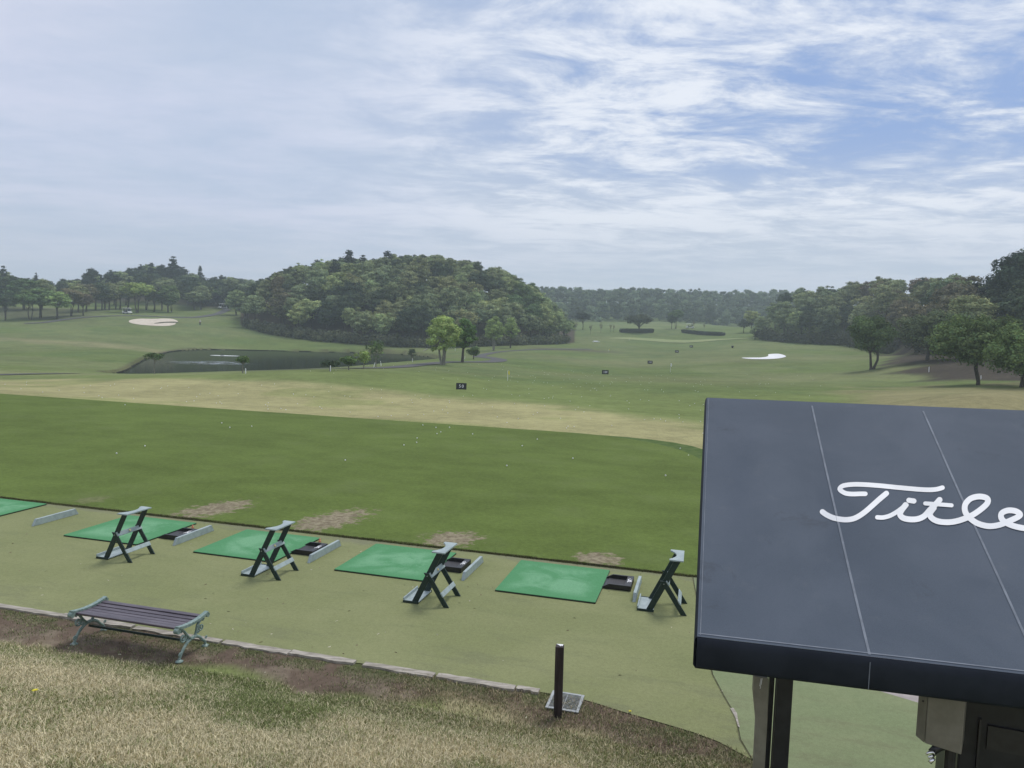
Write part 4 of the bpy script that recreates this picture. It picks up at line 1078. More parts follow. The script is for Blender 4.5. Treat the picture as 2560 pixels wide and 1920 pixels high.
    def box_px(name, xl, xr, D, z0, z1, depth, mat, yaw=rz, zl=1900):
        pl = Vector(ray(xl, zl)); pr = Vector(ray(xr, zl)); pl *= D / pl.y; pr *= D / pr.y
        c = (pl + pr) / 2; w = (Vector((pr.x, pr.y, 0)) - Vector((pl.x, pl.y, 0))).length
        mb = MB(); mb.box(Vector((c.x - base.x, c.y + depth / 2 - base.y, (z0 + z1) / 2)), (w, depth, z1 - z0), Matrix.Rotation(yaw, 3, 'Z')); return mb.build(name, mat, e, bevel=.003)
    box_px('post', 1937, 1974, 4.55, 0.01, 2.28, .09, M['blackpost'])
    box_px('post', 1915, 1927, 4.66, 0.01, 2.30, .06, M['blackpost'])
    pf = N2 - dN * .3; mb = MB(); mb.box(Vector((pf.x - base.x, pf.y - base.y + .2, 1.14)), (.09, .09, 2.28), rot); mb.build('post', M['blackpost'], e)
    return e, base, rot, rz, N1, N2, F1, F2, dN
cn = canopy()
def canopy_stuff():
    e, base, rot, rz, N1, N2, F1, F2, dN = cn
    def px(x, y, D): d = Vector(ray(x, y)); return Vector((0, 0, H)) + d * (D / d.y)
    # beige panel beside the left post
    P = [px(1886, 1690, 4.5), px(1921, 1696, 4.5), px(1919, 1800, 4.5), px(1912, 1935, 4.5), px(1887, 1935, 4.5), px(1891, 1800, 4.5), px(1884, 1725, 4.5)]
    pb = min(p.z for p in P); o = empty('side_panel', (P[3].x, P[3].y, 0), 0); tag(o, 'narrow beige panel fixed on the left black post of the canopy', 'panel')
    B0 = Vector((P[3].x, P[3].y, 0)); mb = MB(); P2 = [Vector((p.x, p.y, p.z)) - B0 for p in P]; P2[3].z = P2[4].z = 0.01; 
    mb.prism(P2, (0, .03, 0)); mb.build('board', M['beige'], o, bevel=.002)
    mb = MB(); q = px(1903, 1696, 4.49) - B0; 
    for dx, ln in ((-.004, .05), (.001, .065), (.004, .04)): mb.box(q + Vector((dx, .0, -ln / 2)), (.0016, .003, ln), Matrix.Rotation(.12, 3, 'Y'))
    mb.build('scratches', M['white'], o)
    # beige control box
    a0, a1 = px(2320, 1755, 4.15), px(2412, 1765, 4.05); zt = a0.z + .14; zb = px(2395, 1880, 4.07).z
    w = (a1 - a0).length; o = empty('control_box', (a0 + a1) / 2); o.location.z = zb; o.rotation_euler = (0, 0, math.atan2((a1 - a0).y, (a1 - a0).x))
    tag(o, 'beige metal control box hanging under the canopy edge', 'electrical box')
    mb = MB(); mb.prism([(-w / 2, 0, .0), (w / 2, 0, -.005), (w / 2, 0, zt - zb), (-w / 2, 0, zt - zb)], (0, .22, 0)); mb.build('cabinet', M['beige'], o, bevel=.004)
    mb = MB(); mb.prism([(-w / 2 - .002, .004, .0), (-w / 2 - .002, .20, .055), (-w / 2 - .002, .20, zt - zb), (-w / 2 - .002, .004, zt - zb)], (-.05, 0.06, 0)); mb.build('side_cover', M['beige'], o)
    mb = MB(); mb.tube([(-w / 2 + .02 - .045, .03, .23), (-w / 2 + .02 - .045, .024, .23)], .006, 8); mb.build('screw', M['black'], o)
    # black machine behind it
    a0, a1 = px(2418, 1800, 4.25), px(2640, 1830, 4.1); o = empty('ball_machine', ((a0 + a1) / 2).to_2d().to_3d()); o.rotation_euler = (0, 0, math.atan2((a1 - a0).y, (a1 - a0).x))
    tag(o, 'tall black machine cabinet under the canopy at the right edge', 'machine'); w = .85
    mb = MB(); mb.box((w / 2 - .245, .32, 1.02), (w, .6, 2.02)); mb.build('cabinet', M['blackpost'], o, bevel=.01)
    mb = MB(); mb.box((-.15, .012, 1.0), (.012, .03, 1.7)); mb.box((.0, .012, 1.75), (.22, .02, .14)); mb.build('door_frame', M['black'], o)
    mb = MB(); mb.box((-.27, .05, .75), (.05, .08, 1.4)); mb.build('green_trim', M['dgreen'], o)
    # lever clamp on a black arm
    c = px(2330, 1895, 4.1); o = empty('clamp_lever', c); tag(o, 'shiny metal clamp on a black arm below the beige control box', 'clamp')
    mb = MB(); mb.tube([(.012, .03, .015), (.055, .04, .045), (.16, .06, .075)], [.020, .026, .03], 10); mb.build('arm', M['black'], o, smooth=True)
    mb = MB(); mb.tube([(-.035, 0, .02), (-.02, 0, .032), (.0, 0, .035), (.018, 0, .02)], [.005, .008, .008, .007], 8); mb.tube([(-.022, 0, .0), (-.004, 0, .012), (.014, .01, .006)], [.006, .008, .007], 8)
    mb.tube([(-.012, 0, -.028), (.0, 0, -.014), (.014, .005, -.004)], [.010, .011, .009], 8); mb.build('jaw', M['chrome'], o, smooth=True)
    mb = MB(); mb.tube([(.13, .05, .06), (.14, .06, -.20), (.15, .06, -1.2)], .030, 8); mb.build('upright', M['black'], o)
canopy_stuff()

# ------------------------------------------------------------------ trees
def icosa():
    t = (1 + 5 ** .5) / 2
    V = np.array([(-1, t, 0), (1, t, 0), (-1, -t, 0), (1, -t, 0), (0, -1, t), (0, 1, t), (0, -1, -t), (0, 1, -t), (t, 0, -1), (t, 0, 1), (-t, 0, -1), (-t, 0, 1)], float) / math.hypot(1, t)
    Fc = np.array([(0, 11, 5), (0, 5, 1), (0, 1, 7), (0, 7, 10), (0, 10, 11), (1, 5, 9), (5, 11, 4), (11, 10, 2), (10, 7, 6), (7, 1, 8), (3, 9, 4), (3, 4, 2), (3, 2, 6), (3, 6, 8), (3, 8, 9), (4, 9, 5), (2, 4, 11), (6, 2, 10), (8, 6, 7), (9, 8, 1)])
    return V, Fc
ICO = icosa()
def leaf_cloud(name, clumps, n, size, seed, flat=.68, core=.55, jit=.30, elong=1.0):
    """clumps: rows (x, y, z, r, tone); n leaf facets spread through their volume"""
    r = np.random.default_rng(seed); C_ = np.array(clumps, float)
    w = C_[:, 3] ** 2; ci = r.choice(len(C_), n, p=w / w.sum()); c = C_[ci]
    d = r.normal(size=(n, 3)); d /= np.linalg.norm(d, axis=1)[:, None]
    d[:, 2] = np.where((d[:, 2] < -.2) & (r.random(n) < .55), -d[:, 2], d[:, 2])
    rad = c[:, 3] * (.50 + .60 * r.random(n) ** .6) * (1 + .12 * np.sin(d[:, 0] * 7 + ci) + .10 * np.sin(d[:, 1] * 9 + 2 * ci))
    p = c[:, :3] + d * rad[:, None] * np.array((1, 1, flat))
    nrm = d * 1.15 + r.normal(size=(n, 3)) * .38 + np.array((0, 0, .22)); nrm /= np.linalg.norm(nrm, axis=1)[:, None]
    a = np.cross(nrm, r.normal(size=(n, 3))); a /= np.linalg.norm(a, axis=1)[:, None] + 1e-9; b = np.cross(nrm, a)
    s = size * r.uniform(.55, 1.25, n); a *= s[:, None] * elong; b *= s[:, None] * .8
    V = np.stack([p - a - b * .3, p + a * .2 - b, p + a + b * .3, p - a * .2 + b], 1)
    tone = c[:, 4] * r.uniform(1 - jit, 1 + jit, n)
    warm = 1 + r.normal(0, .06, n)
    col = np.stack([tone * warm, tone, tone * (2 - warm)], 1); col = np.repeat(col[:, None], 4, 1).reshape(-1, 3)
    Vs = V.reshape(-1, 3); i0 = np.arange(n)[:, None] * 4
    T = np.concatenate([i0 + np.array([0, 1, 2]), i0 + np.array([0, 2, 3])])
    if core:
        iv, jf = ICO; off = len(Vs); k = len(C_)
        cv = C_[:, None, :3] + iv[None] * C_[:, None, 3:4] * core * np.array((1, 1, flat)) * r.uniform(.8, 1.1, (k, 12, 1))
        Vs = np.concatenate([Vs, cv.reshape(-1, 3)]); T = np.concatenate([T, (jf[None] + off + np.arange(k)[:, None, None] * 12).reshape(-1, 3)])
        col = np.concatenate([col, np.repeat(np.repeat(C_[:, None, 4:5] * .85, 12, 1), 3, 2).reshape(-1, 3)])
    return np_mesh(name, Vs, T, M['leaf'], {'tone': col}, tri=True)
def crown_clumps(R_, z0, z1, k, seed, shape='round', rmin=.22, rmax=.42):
    r = np.random.default_rng(seed); out = []
    zc, hz = (z0 + z1) / 2, (z1 - z0) / 2
    for i in range(k):
        an = 2.399963 * i + r.uniform(-.4, .4); t = (i + .5) / k; zz = 1 - 2 * t; rr = math.sqrt(max(0, 1 - zz * zz))
        q = r.uniform(.55, .92)
        if shape == 'flat': zz = abs(zz) * .9 - .1 if r.random() < .75 else zz * .5
        if shape == 'cone': rr = (1 - (zz + 1) / 2) ** .7 * .92 + .08; q = r.uniform(.6, 1)
        if shape == 'egg': rr *= (1 - .42 * zz) * .86
        if shape == 'vase': rr *= .72 + .28 * (zz + 1) / 2 * 1.2
        rad = R_ * r.uniform(rmin, rmax) * (1 if shape != 'cone' else .45 + .75 * rr)
        x, y = rr * q * math.cos(an) * (R_ - rad * .6), rr * q * math.sin(an) * (R_ - rad * .6); z = zc + zz * q * (hz - rad * .5)
        out.append((x, y, z, rad, r.uniform(.62, 1.38)))
    if shape == 'cone':
        out.append((0, 0, z1 - .10 * R_, R_ * .22, .9)); out.append((0, 0, z1 - .45 * R_, R_ * .34, .9)); out += [(0, 0, z0 + (z1 - z0) * f, R_ * (1.05 - f) * .6, .9) for f in (.2, .4, .6, .75)]
    else: out.append((0, 0, zc, min(R_, hz) * .62, .9))
    return out
def trunk_mesh(name, h0, r0, targets, lean=(0, 0), mat=None, forks=1, seed=0):
    r = random.Random(seed); mb = MB(); top = Vector((lean[0], lean[1], h0))
    for f in range(forks):
        off = Vector((r.uniform(-1, 1), r.uniform(-1, 1), 0)) * (r0 * 1.1 if forks > 1 else 0)
        b0 = off; t0 = top + off * 2.6
        mid = (b0 + t0) / 2 + Vector((r.uniform(-1, 1), r.uniform(-1, 1), 0)) * r0 * .6
        rr = r0 if forks == 1 else r0 * .62
        mb.tube([b0 - Vector((0, 0, .25)), b0 + Vector((0, 0, .12 * h0)), mid, t0], [rr * 1.45, rr * 1.05, rr * .85, rr * .7], 9)
        for q in targets[f::forks]:
            q = Vector(q[:3]); s = t0 - Vector((0, 0, h0 * r.uniform(.02, .28)))
            m1 = s.lerp(q, .45) + Vector((r.uniform(-.1, .1), r.uniform(-.1, .1), .08)) * (q - s).length
            mb.tube([s, m1, s.lerp(q, .92)], [rr * .5, rr * .33, rr * .10], 6)
    return mb.mesh(name, mat or M['bark'])
PAL = dict(grey=(.225, .275, .140), light=(.32, .385, .170), olive=(.245, .270, .130), brown=(.185, .170, .105), dark=(.036, .052, .040), deep=(.072, .100, .058), fresh=(.27, .36, .12), yell=(.35, .45, .16), mid=(.115, .175, .070), rust=(.185, .158, .110))
def jitcol(c, r, k=.14):
    g = 1 + r.uniform(-k, k); w = r.uniform(-.06, .06); return (c[0] * g * (1 + w), c[1] * g, c[2] * g * (1 - w), 1)
# shared wood meshes, all 10 m tall
WOOD = []
for i in range(7):
    cl = crown_clumps(4.1, 2.0 if i % 2 else 1.2, 10.0, 30 + i, 100 + i, ('round', 'egg', 'flat', 'vase')[i % 4], .17, .33)
    WOOD.append((leaf_cloud('crown', cl, 3800, .21, 200 + i, flat=.6, core=.6), trunk_mesh('trunk', 4.0, .22, [c for c in cl if c[2] < 7][:6], seed=i)))
CONIF = []
for i in range(3):
    cl = crown_clumps(2.6, 1.0, 10.0, 38, 130 + i, 'cone', .26, .40)
    CONIF.append((leaf_cloud('crown', cl, 2600, .20, 230 + i, flat=.65), trunk_mesh('trunk', 8.0, .2, [], seed=i)))
PARK = []
for i in range(5):
    cl = crown_clumps(4.0, 3.2, 10.0, 26 + i, 160 + i, ('flat', 'round', 'vase', 'flat', 'egg')[i], .17, .33)
    PARK.append((leaf_cloud('crown', cl, 3400, .20, 260 + i, core=.5, flat=.6), trunk_mesh('trunk', 3.8, .22, [c for c in cl][:9], forks=1 + (i % 3 == 0), seed=20 + i)))
BARE = []
for i in range(3):
    cl = crown_clumps(2.6, 3.0, 10.0, 14, 300 + i, 'vase', .2, .34)
    BARE.append((leaf_cloud('crown', cl, 420, .17, 310 + i, core=0), trunk_mesh('trunk', 4.2, .16, cl[:13], seed=50 + i, mat=M['barkpale'])))
def plant(kind, X, Y, h, wfac, col, label, cat='tree', group=None, z=None, rz=None, name=None):
    me = {'w': WOOD, 'c': CONIF, 'p': PARK, 'b': BARE}[kind[0]]; cm, tm = me[int(kind[1:]) % len(me)]
    z = gz(X, Y) if z is None else z
    o = empty(name or ('conifer_tree' if kind[0] == 'c' else ('evergreen_tree' if 'dark' in label[:12] or 'deep' in label[:12] else 'broadleaf_tree')), (X, Y, z - .15), random.uniform(0, 6.28) if rz is None else rz)
    s = h / 10; o.scale = (s * wfac, s * wfac, s); tag(o, label, cat, group)
    c = link('crown', cm, parent=o); c.color = col
    link('trunk', tm, parent=o); return o
def top_h(tx, D, z, S): return H + np.interp(tx, S[0], S[1]) * D - z
wr = random.Random(4)
def wood(txs, Dfun, S, spacing, pick, hr, labelfn, group, maxn):
    """plant a wood on its rise: trees at jittered spots, none taller than the skyline the photo shows"""
    n = 0; t0, t1 = txs; Dlist = Dfun; D = Dlist[0]; out = []
    while D < Dlist[1]:
        X = t0 * D; k = 0
        while X < t1 * D:
            x = X + wr.uniform(-.35, .35) * spacing; y = D + wr.uniform(-.4, .4) * spacing; tx = x / y
            ok, D0 = pick['inside'](tx, y)
            if ok: out.append((x, y, tx, D0))
            X += spacing
        D += spacing * .86
    wr.shuffle(out)
    zs = height(np.array([q[0] for q in out]), np.array([q[1] for q in out]))
    for (x, y, tx, D0), z in zip(out, zs):
        lim = top_h(tx, y, z, S) + wr.uniform(-.5, 1.1); h = wr.uniform(*hr)
        if lim < 3.0: continue
        h = min(h, lim)
        kind, cname = pick['kind'](tx, y, D0); c = jitcol(PAL[cname], wr)
        wf = wr.uniform(.85, 1.15) * (1.0 if h > 7 else min(1.5, 8 / h))
        plant(kind, x, y, h, wf, c, labelfn(kind, cname), group=group, z=z); n += 1
        if n >= maxn: break
    return n
CN = dict(grey='grey green', light='pale green', olive='olive', brown='brownish', dark='dark evergreen', deep='deep evergreen', fresh='fresh green', yell='yellow green', mid='mid green', rust='reddish brown')
def hill_kind(tx, D, D0):
    f = (tx - HILL[0][0]) / (HILL[0][-1] - HILL[0][0]); r = wr.random()
    nz = float(fbm(np.array(tx * 40), np.array(D * .12), 1, 6))
    if f < .16: c = 'deep' if r < .5 else ('brown' if r < .6 else ('olive' if r < .85 else 'grey'))
    elif f < .45: c = ('deep' if nz < .45 else 'grey') if r < .6 else ('brown' if r < .66 else ('light' if r < .86 else 'olive'))
    elif f < .8: c = 'grey' if r < .45 else ('light' if r < .65 else ('olive' if r < .85 else 'deep'))
    else: c = 'mid' if r < .4 else ('light' if r < .65 else 'grey')
    return 'w%d' % wr.randrange(7), c
def in_hill(tx, D):
    if not (HILL[0][0] + .003 < tx < HILL[0][-1] - .004): return False, 0
    D0 = float(hill_D0(tx)); return (D0 + .5 < D < 266), D0
nh = wood((HILL[0][0], HILL[0][-1]), (203, 268), HILL, 5.6, {'inside': in_hill, 'kind': hill_kind}, (8.6, 12.8),
          lambda k, c: CN[c] + ' broadleaf tree massed in the wood covering the round hill beyond the pond', 'trees of the wood on the round hill', 290)
def conifer_at(x, row, D, label, w=1.0, g='dark conifers standing out of the woods', hmin=6, hmax=17):
    tx, tz = tpx(x, row); X = tx * D; z = gz(X, D); h = H + tz * D - z
    h = max(h, hmin); bz = z
    if h > hmax: h = hmax
    plant('c%d' % wr.randrange(3), X, D, h, w * 10 / h * .9, jitcol(PAL['dark'], wr), label, group=g, z=bz)
conifer_at(872, 624, 247, 'tallest dark conifer on the left part of the round hill', 1.9, hmin=9)
conifer_at(908, 637, 250, 'slim dark conifer just right of the tallest one on the round hill', 1.6, hmin=8)
conifer_at(970, 627, 246, 'dark conifer near the top of the round hill, left of its summit', 1.9, hmin=9)
conifer_at(1059, 638, 240, 'dark conifer at the summit of the round hill, below the skyline', 1.9, hmin=8)
conifer_at(838, 648, 236, 'broad very dark conifer on the left slope of the round hill', 1.7, hmin=9)
# left wood
def left_kind(tx, D, D0):
    r = wr.random(); c = 'dark' if r < .35 else ('deep' if r < .7 else ('grey' if r < .85 else 'light'))
    return ('c%d' % wr.randrange(3) if (r < .05) else 'w%d' % wr.randrange(7)), c
nl = wood((-.84, LEFTW[0][-1] - .012), (284, 350), LEFTW, 9.6, {'inside': lambda tx, D: (True, 272), 'kind': left_kind}, (9, 13),
          lambda k, c: CN[c] + (' conifer' if k[0] == 'c' else ' broadleaf tree') + ' in the distant wood behind the park trees on the left', 'trees of the far left wood', 220)
for x, row, D, w, lab in ((8, 664, 262, 1.3, 'tall sparse conifer rising at the left edge of the photo'), (351, 660, 320, 1.2, 'narrow pointed conifer on the left skyline, left of the two tallest'), (378, 656, 322, 1.4, 'rounded tall conifer on the left skyline beside the tallest one'),
                          (433, 640, 318, 2.0, 'tallest conifer of the left skyline, with tiered boughs'), (90, 681, 300, .8, 'small pointed conifer tip above the big green tree at left'), (500, 664, 330, 1.2, 'small conifer on the left skyline right of the tallest one')):
    conifer_at(x, row, D, lab, w)
p = at_depth(232, 300); h = Z_of(232, 665, 300) - p.z
plant('w1', p.x, p.y, h, .95, (*PAL['dark'], 1), 'big dark round crowned tree alone on the left skyline', z=p.z)
# right wood
def right_kind(tx, D, D0):
    f = (tx - RIGHTW[0][0]) / (col_tx(2560) - RIGHTW[0][0]); r = wr.random()
    if f < .35: c = 'grey' if r < .6 else ('deep' if r < .8 else ('rust' if r < .9 else 'light'))
    elif f < .85: c = 'olive' if r < .3 else ('rust' if r < .55 and D > D0 + 15 else ('brown' if r < .7 else ('grey' if r < .85 else 'deep')))
    else: c = 'deep' if r < .5 else ('dark' if r < .7 else 'olive')
    return 'w%d' % wr.randrange(7), c
nr = wood((RIGHTW[0][0] + .006, .80), (104, 262), RIGHTW, 7.0, {'inside': lambda tx, D: ((float(rw_edges(tx)) + 3 < D < float(rw_edges(tx)) + 52), float(rw_edges(tx))), 'kind': right_kind}, (8, 12),
          lambda k, c: CN[c] + ' broadleaf tree in the wood along the right side of the range', 'trees of the right wood', 280)
print('WOODS', nh, nl, nr)
# undergrowth at the feet of the woods: uncountable brush
def brush(name, pts, hr, rr, col, label):
    cl = []; r = random.Random(9)
    for X, Y in pts:
        z = gz(X, Y)
        for k in range(3):
            R0 = r.uniform(*rr); cl.append((X + r.uniform(-1.2, 1.2), Y + r.uniform(-1, 1), z + r.uniform(*hr), R0, r.uniform(.6, 1.3)))
    o = link(name, leaf_cloud(name, cl, len(cl) * 110, .26, 5, flat=1.0)); o.color = (*col, 1); tag(o, label, 'undergrowth', kind='stuff')
brush('undergrowth', [(t * (float(hill_D0(t)) - 1.0), float(hill_D0(t)) - 1.0) for t in np.linspace(HILL[0][0] + .012, HILL[0][-1] - .012, 60)] + [(t * (float(hill_D0(t)) + 1.5), float(hill_D0(t)) + 1.5) for t in np.linspace(HILL[0][0] + .012, HILL[0][-1] - .012, 60)],
      (.3, 1.5), (.9, 1.8), (.125, .140, .082), 'brownish brush along the foot of the round wooded hill')
brush('undergrowth', [(t * (float(rw_edges(t)) + 3), float(rw_edges(t)) + 3) for t in np.linspace(RIGHTW[0][0] + .006, .50, 40)],
      (.3, 2.2), (1.2, 2.2), (.07, .08, .05), 'dark brush along the foot of the right wood')
brush('undergrowth', [(t * D, D) for D, t0, t1, k in ((302, -.83, LEFTW[0][-1] - .01, 46), (318, -.45, LEFTW[0][-1] - .005, 22)) for t in np.linspace(t0, t1, k)],
      (.8, 5.5), (2.0, 3.4), (.065, .085, .055), 'dark thicket under the trees of the far left wood')
brush('undergrowth', [(t * D, D) for D, t0, t1, k in ((112, .60, .80, 12), (122, .56, .80, 14), (134, .54, .78, 14)) for t in np.linspace(t0, t1, k)],
      (.3, 2.2), (1.1, 2.0), (.085, .095, .06), 'low dark brush on top of the brown slope at right')
# far wood: reads as one mass
def far_wood():
    cl = []; r = random.Random(12); X = []
    for D in np.arange(425, 540, 12):
        t = col_tx(1120)
        while t < col_tx(2120):
            y = D + r.uniform(-5, 5); X.append((t * y, y, t)); t += r.uniform(6, 9.5) / D
    P = np.array(X); zs = height(P[:, 0], P[:, 1])
    for (x, y, t), z in zip(X, zs):
        lim = H + np.interp(t, FARW[0], FARW[1]) * y - z
        h = min(r.uniform(10, 15), lim + r.uniform(-1.5, .8))
        if h < 4: continue
        tone = r.choice((.55, .8, 1.0, 1.25, 1.5)); R0 = r.uniform(3.6, 5.4)
        cl.append((x, y, z + h * .25, R0 * .6, tone * .8)); cl.append((x, y, z + h * .55, R0 * .6, tone * .9))
        for k in range(7):
            an = r.uniform(0, 6.28); q = r.uniform(0, .8) * R0; rr = R0 * r.uniform(.28, .5)
            cl.append((x + math.cos(an) * q, y + math.sin(an) * q, z + h - rr * .8 - r.uniform(0, 1) ** 1.3 * (h - 2) * (.3 + q / R0), rr, tone * r.uniform(.85, 1.15)))
    o = link('far_wood', leaf_cloud('far_wood', cl, len(cl) * 75, .45, 6, core=.75)); o.color = (.125, .165, .095, 1)
    tag(o, 'hazy blue green wood closing the view beyond the driving range', 'wood', kind='stuff')
far_wood()

# ---- individual trees placed on the terrain under their foot in the photo
def tree_px(kind, x, row, toprow, col, label, wf=1.0, group=None, D=None, rz=None, name=None):
    p = hit(x, row) if D is None else at_depth(x, D)
    h = (row - toprow) / F * p.y if D is None else Z_of(x, toprow, D) - p.z
    return plant(kind, p.x, p.y, h, wf, jitcol(col, wr, .05) if len(col) == 3 else col, label, group=group, z=p.z, rz=rz, name=name)
G1 = 'park trees on the left beyond the pond'
park = [(14, 801, 738, 'deep', 1.05, 'grey green park tree with a thick trunk at the left edge'), (75, 800, 727, 'mid', 1.1, 'dark green wide park tree, second from the left edge'), (101, 795, 718, 'mid', 1.5, 'broad green park tree with several stems'),
        (142, 797, 728, 'fresh', 1.25, 'yellow green edged park tree right of the broad many stemmed one'), (176, 791, 716, 'brown', 1.0, 'brownish park tree with a straight dark trunk'), (208, 789, 730, 'rust', .95, 'slim park tree with russet leaves'),
        (195, 781, 712, 'olive', 1.0, 'olive park tree standing behind the russet one'), (215, 779, 706, 'brown', 1.0, 'brown park tree with twin trunks behind the russet one'), (239, 776, 704, 'deep', 1.1, 'dark park tree with a forked trunk before the open grass'),
        (255, 775, 708, 'grey', .9, 'grey green park tree right of the forked one'), (273, 775, 704, 'olive', 1.0, 'olive park tree with branching base left of the golf cart'), (289, 773, 706, 'grey', .9, 'thin grey park tree just left of the golf cart'),
        (300, 773, 702, 'olive', .9, 'olive park tree directly behind the golf cart'), (320, 772, 703, 'light', 1.1, 'light green park tree above the golf cart'), (344, 782, 701, 'fresh', 1.15, 'bright green park tree right of the golf cart'),
        (364, 775, 706, 'light', 1.0, 'pale park tree above the left end of the bunker'), (385, 780, 714, 'deep', 1.05, 'dark stemmed park tree above the middle of the bunker'), (405, 776, 716, 'grey', 1.0, 'grey park tree above the right end of the bunker'),
        (430, 781, 724, 'light', .8, 'small pale park tree right of the bunker'), (486, 775, 728, 'grey', 1.2, 'low branching tree at the left end of the right park clump'), (515, 763, 714, 'light', 1.1, 'pale green tree in the middle of the right park clump'),
        (535, 764, 720, 'mid', 1.0, 'mid green tree at the right end of the right park clump'), (470, 762, 716, 'deep', .9, 'dark slim tree behind the right park clump')]
for i, (x, r_, t_, c, w, lab) in enumerate(park): tree_px('p%d' % (i * 3 + i // 4), x, r_, t_ - 4, PAL[c], lab, w * 1.22, G1)
for i, (x, t_, c, D, w, lab) in enumerate(((60, 686, 'mid', 246, 1.5, 'big green tree behind the leftmost park trees'), (105, 692, 'grey', 250, 1.2, 'grey green tree behind the broad park tree'), (15, 676, 'deep', 250, 1.3, 'dark tree at the left edge behind the park trees'),
                                       (262, 700, 'deep', 262, 1.2, 'dark tree behind the park row over the open grass'), (420, 706, 'mid', 262, 1.2, 'mid green tree behind the small pale park tree'), (505, 690, 'deep', 290, 1.0, 'tall dark tree behind the right park clump'), (560, 706, 'grey', 300, 1.2, 'grey green tree between the park clump and the round hill'), (590, 716, 'light', 262, 1.1, 'pale tree at the left end of the round hill'),
      (540, 700, 'deep', 315, 1.5, 'dark evergreen tree behind the second golf cart'), (575, 694, 'deep', 325, 1.6, 'dark evergreen tree filling the gap left of the round hill'), (606, 700, 'grey', 300, 1.5, 'grey green tree tucked behind the left end of the round hill'))):
    tree_px('w%d' % i, x, None, t_, PAL[c], lab, w, D=D)
# range-end trees
tree_px('p0', 1457, 824, 776, PAL['dark'], 'dark leaning tree at the right foot of the round hill', 1.3)
o = tree_px('p3', 1690, 822, 768, PAL['mid'], 'tall round green tree at the far end of the range, between the two hedges', 1.0)
tree_px('p1', 1679, 822, 786, PAL['deep'], 'small darker tree left of the tall round one at the range end', 1.1)
tree_px('p2', 1878, 831, 771, PAL['light'], 'pale green tree at the left end of the right wood', 1.1)
tree_px('p4', 1859, 832, 796, PAL['deep'], 'small dark tree left of the pale one beside the right wood', 1.2)
for i, (x, r_, t_, lab) in enumerate(((1440, 828, 800, 'bare sapling at the foot of the dark leaning tree'), (1476, 836, 806, 'bare sapling right of the dark leaning tree'), (1502, 832, 802, 'thin leafless tree between the leaning tree and the left hedge'), (1526, 830, 806, 'pair of bare stems beside the left hedge'), (1534, 830, 808, 'slender bare stem closest to the left hedge'))):
    tree_px('b%d' % i, x, r_, t_, PAL['brown'], lab, .8, 'bare young trees at the range end')

tree_px('b1', 1760, 825, 806, PAL['brown'], 'little bare brownish tree right of the far golf cart', .9)
tree_px('b0', 1734, 822, 798, PAL['brown'], 'thin hazy tree behind the far golf cart', .8)
def special(name, x, row, toprow, R_, z0f, k, shape, colr, label, n=6000, leaf=.11, forks=1, r0=.25, lean=(0, 0), seed=1, mat=None, core=.45, D=None, h0f=.42, cat='tree', limbs=10, rr=(.22, .42)):
    p = hit(x, row) if D is None else at_depth(x, D); h = (row - toprow) / F * p.y
    cl = crown_clumps(R_, h * z0f, h, k, seed, shape, *rr); cl = [(c[0] + lean[0], c[1] + lean[1], c[2], c[3], c[4]) for c in cl]
    o = empty(name, (p.x, p.y, p.z - .05)); tag(o, label, cat)
    c = link('crown', leaf_cloud('crown', cl, n, leaf, seed + 50, core=core), parent=o); c.color = (*colr, 1)
    link('trunk', trunk_mesh('trunk', h * h0f, r0, sorted(cl, key=lambda q: q[2])[:limbs], lean=(lean[0] * .6, lean[1] * .6), forks=forks, seed=seed, mat=mat), parent=o)
    return o, p, h
# the four leafy trees before the hill
special('broadleaf_tree', 1107, 912, 771, 2.95, .17, 46, 'egg', PAL['yell'], 'large yellow green tree with several pale stems, tallest beside the cart path', 10500, .105, 4, .22, seed=31, mat=M['barkpale'], rr=(.13, .27), core=.4)
special('broadleaf_tree', 1156, 906, 790, 2.15, .22, 34, 'egg', (.13, .22, .075), 'darker green tree leaning just right of the tall yellow green tree', 6000, .11, 1, .20, lean=(.25, 0), seed=32, rr=(.14, .30))
special('broadleaf_tree', 1235, 876, 784, 3.2, .22, 38, 'egg', PAL['fresh'], 'fresh green round tree right of the cart path, before the hill', 7500, .13, 2, .22, seed=33, mat=M['barkpale'], rr=(.14, .30))
special('broadleaf_tree', 1276, 870, 790, 2.8, .28, 30, 'egg', PAL['fresh'], 'slimmer fresh green tree behind and right of the round one', 6000, .13, 1, .18, seed=34, rr=(.14, .30))
special('broadleaf_tree', 1184, 898, 862, 1.5, .12, 9, 'round', PAL['mid'], 'small bushy tree at the foot of the darker green tree', 2000, .11, 1, .09, seed=35)
# saplings round the pond
sap = [(386, 935, 875, 1.15, 'mid', 'palm like sapling on a bare stem at the left end of the pond'), (607, 933, 886, .62, 'mid', 'thin sapling with a pale stem beside the first white stake'), (825, 927, 897, .95, 'deep', 'low spreading sapling beside the white stake before the pond'),
       (872, 925, 884, .75, 'mid', 'lopsided bushy sapling at the pond edge'), (909, 922, 871, .95, 'fresh', 'light green sapling left of the staked one'), (940, 918, 842, 1.25, 'mid', 'tallest sapling, propped by white stakes on the pond point'),
       (1030, 903, 866, .9, 'deep', 'small round sapling beside the far pond bank')]
for i, (x, r_, t_, R_, c, lab) in enumerate(sap):
    special('sapling', x, r_, t_, R_ * 1.1, .45 if i < 2 else .22, 11, ('flat', 'flat', 'flat', 'round', 'round', 'vase', 'round')[i], PAL[c], lab, 620, .085, 1, .06, seed=40 + i, core=0, mat=M['barkpale'], h0f=.6 if i < 2 else .4, limbs=7)
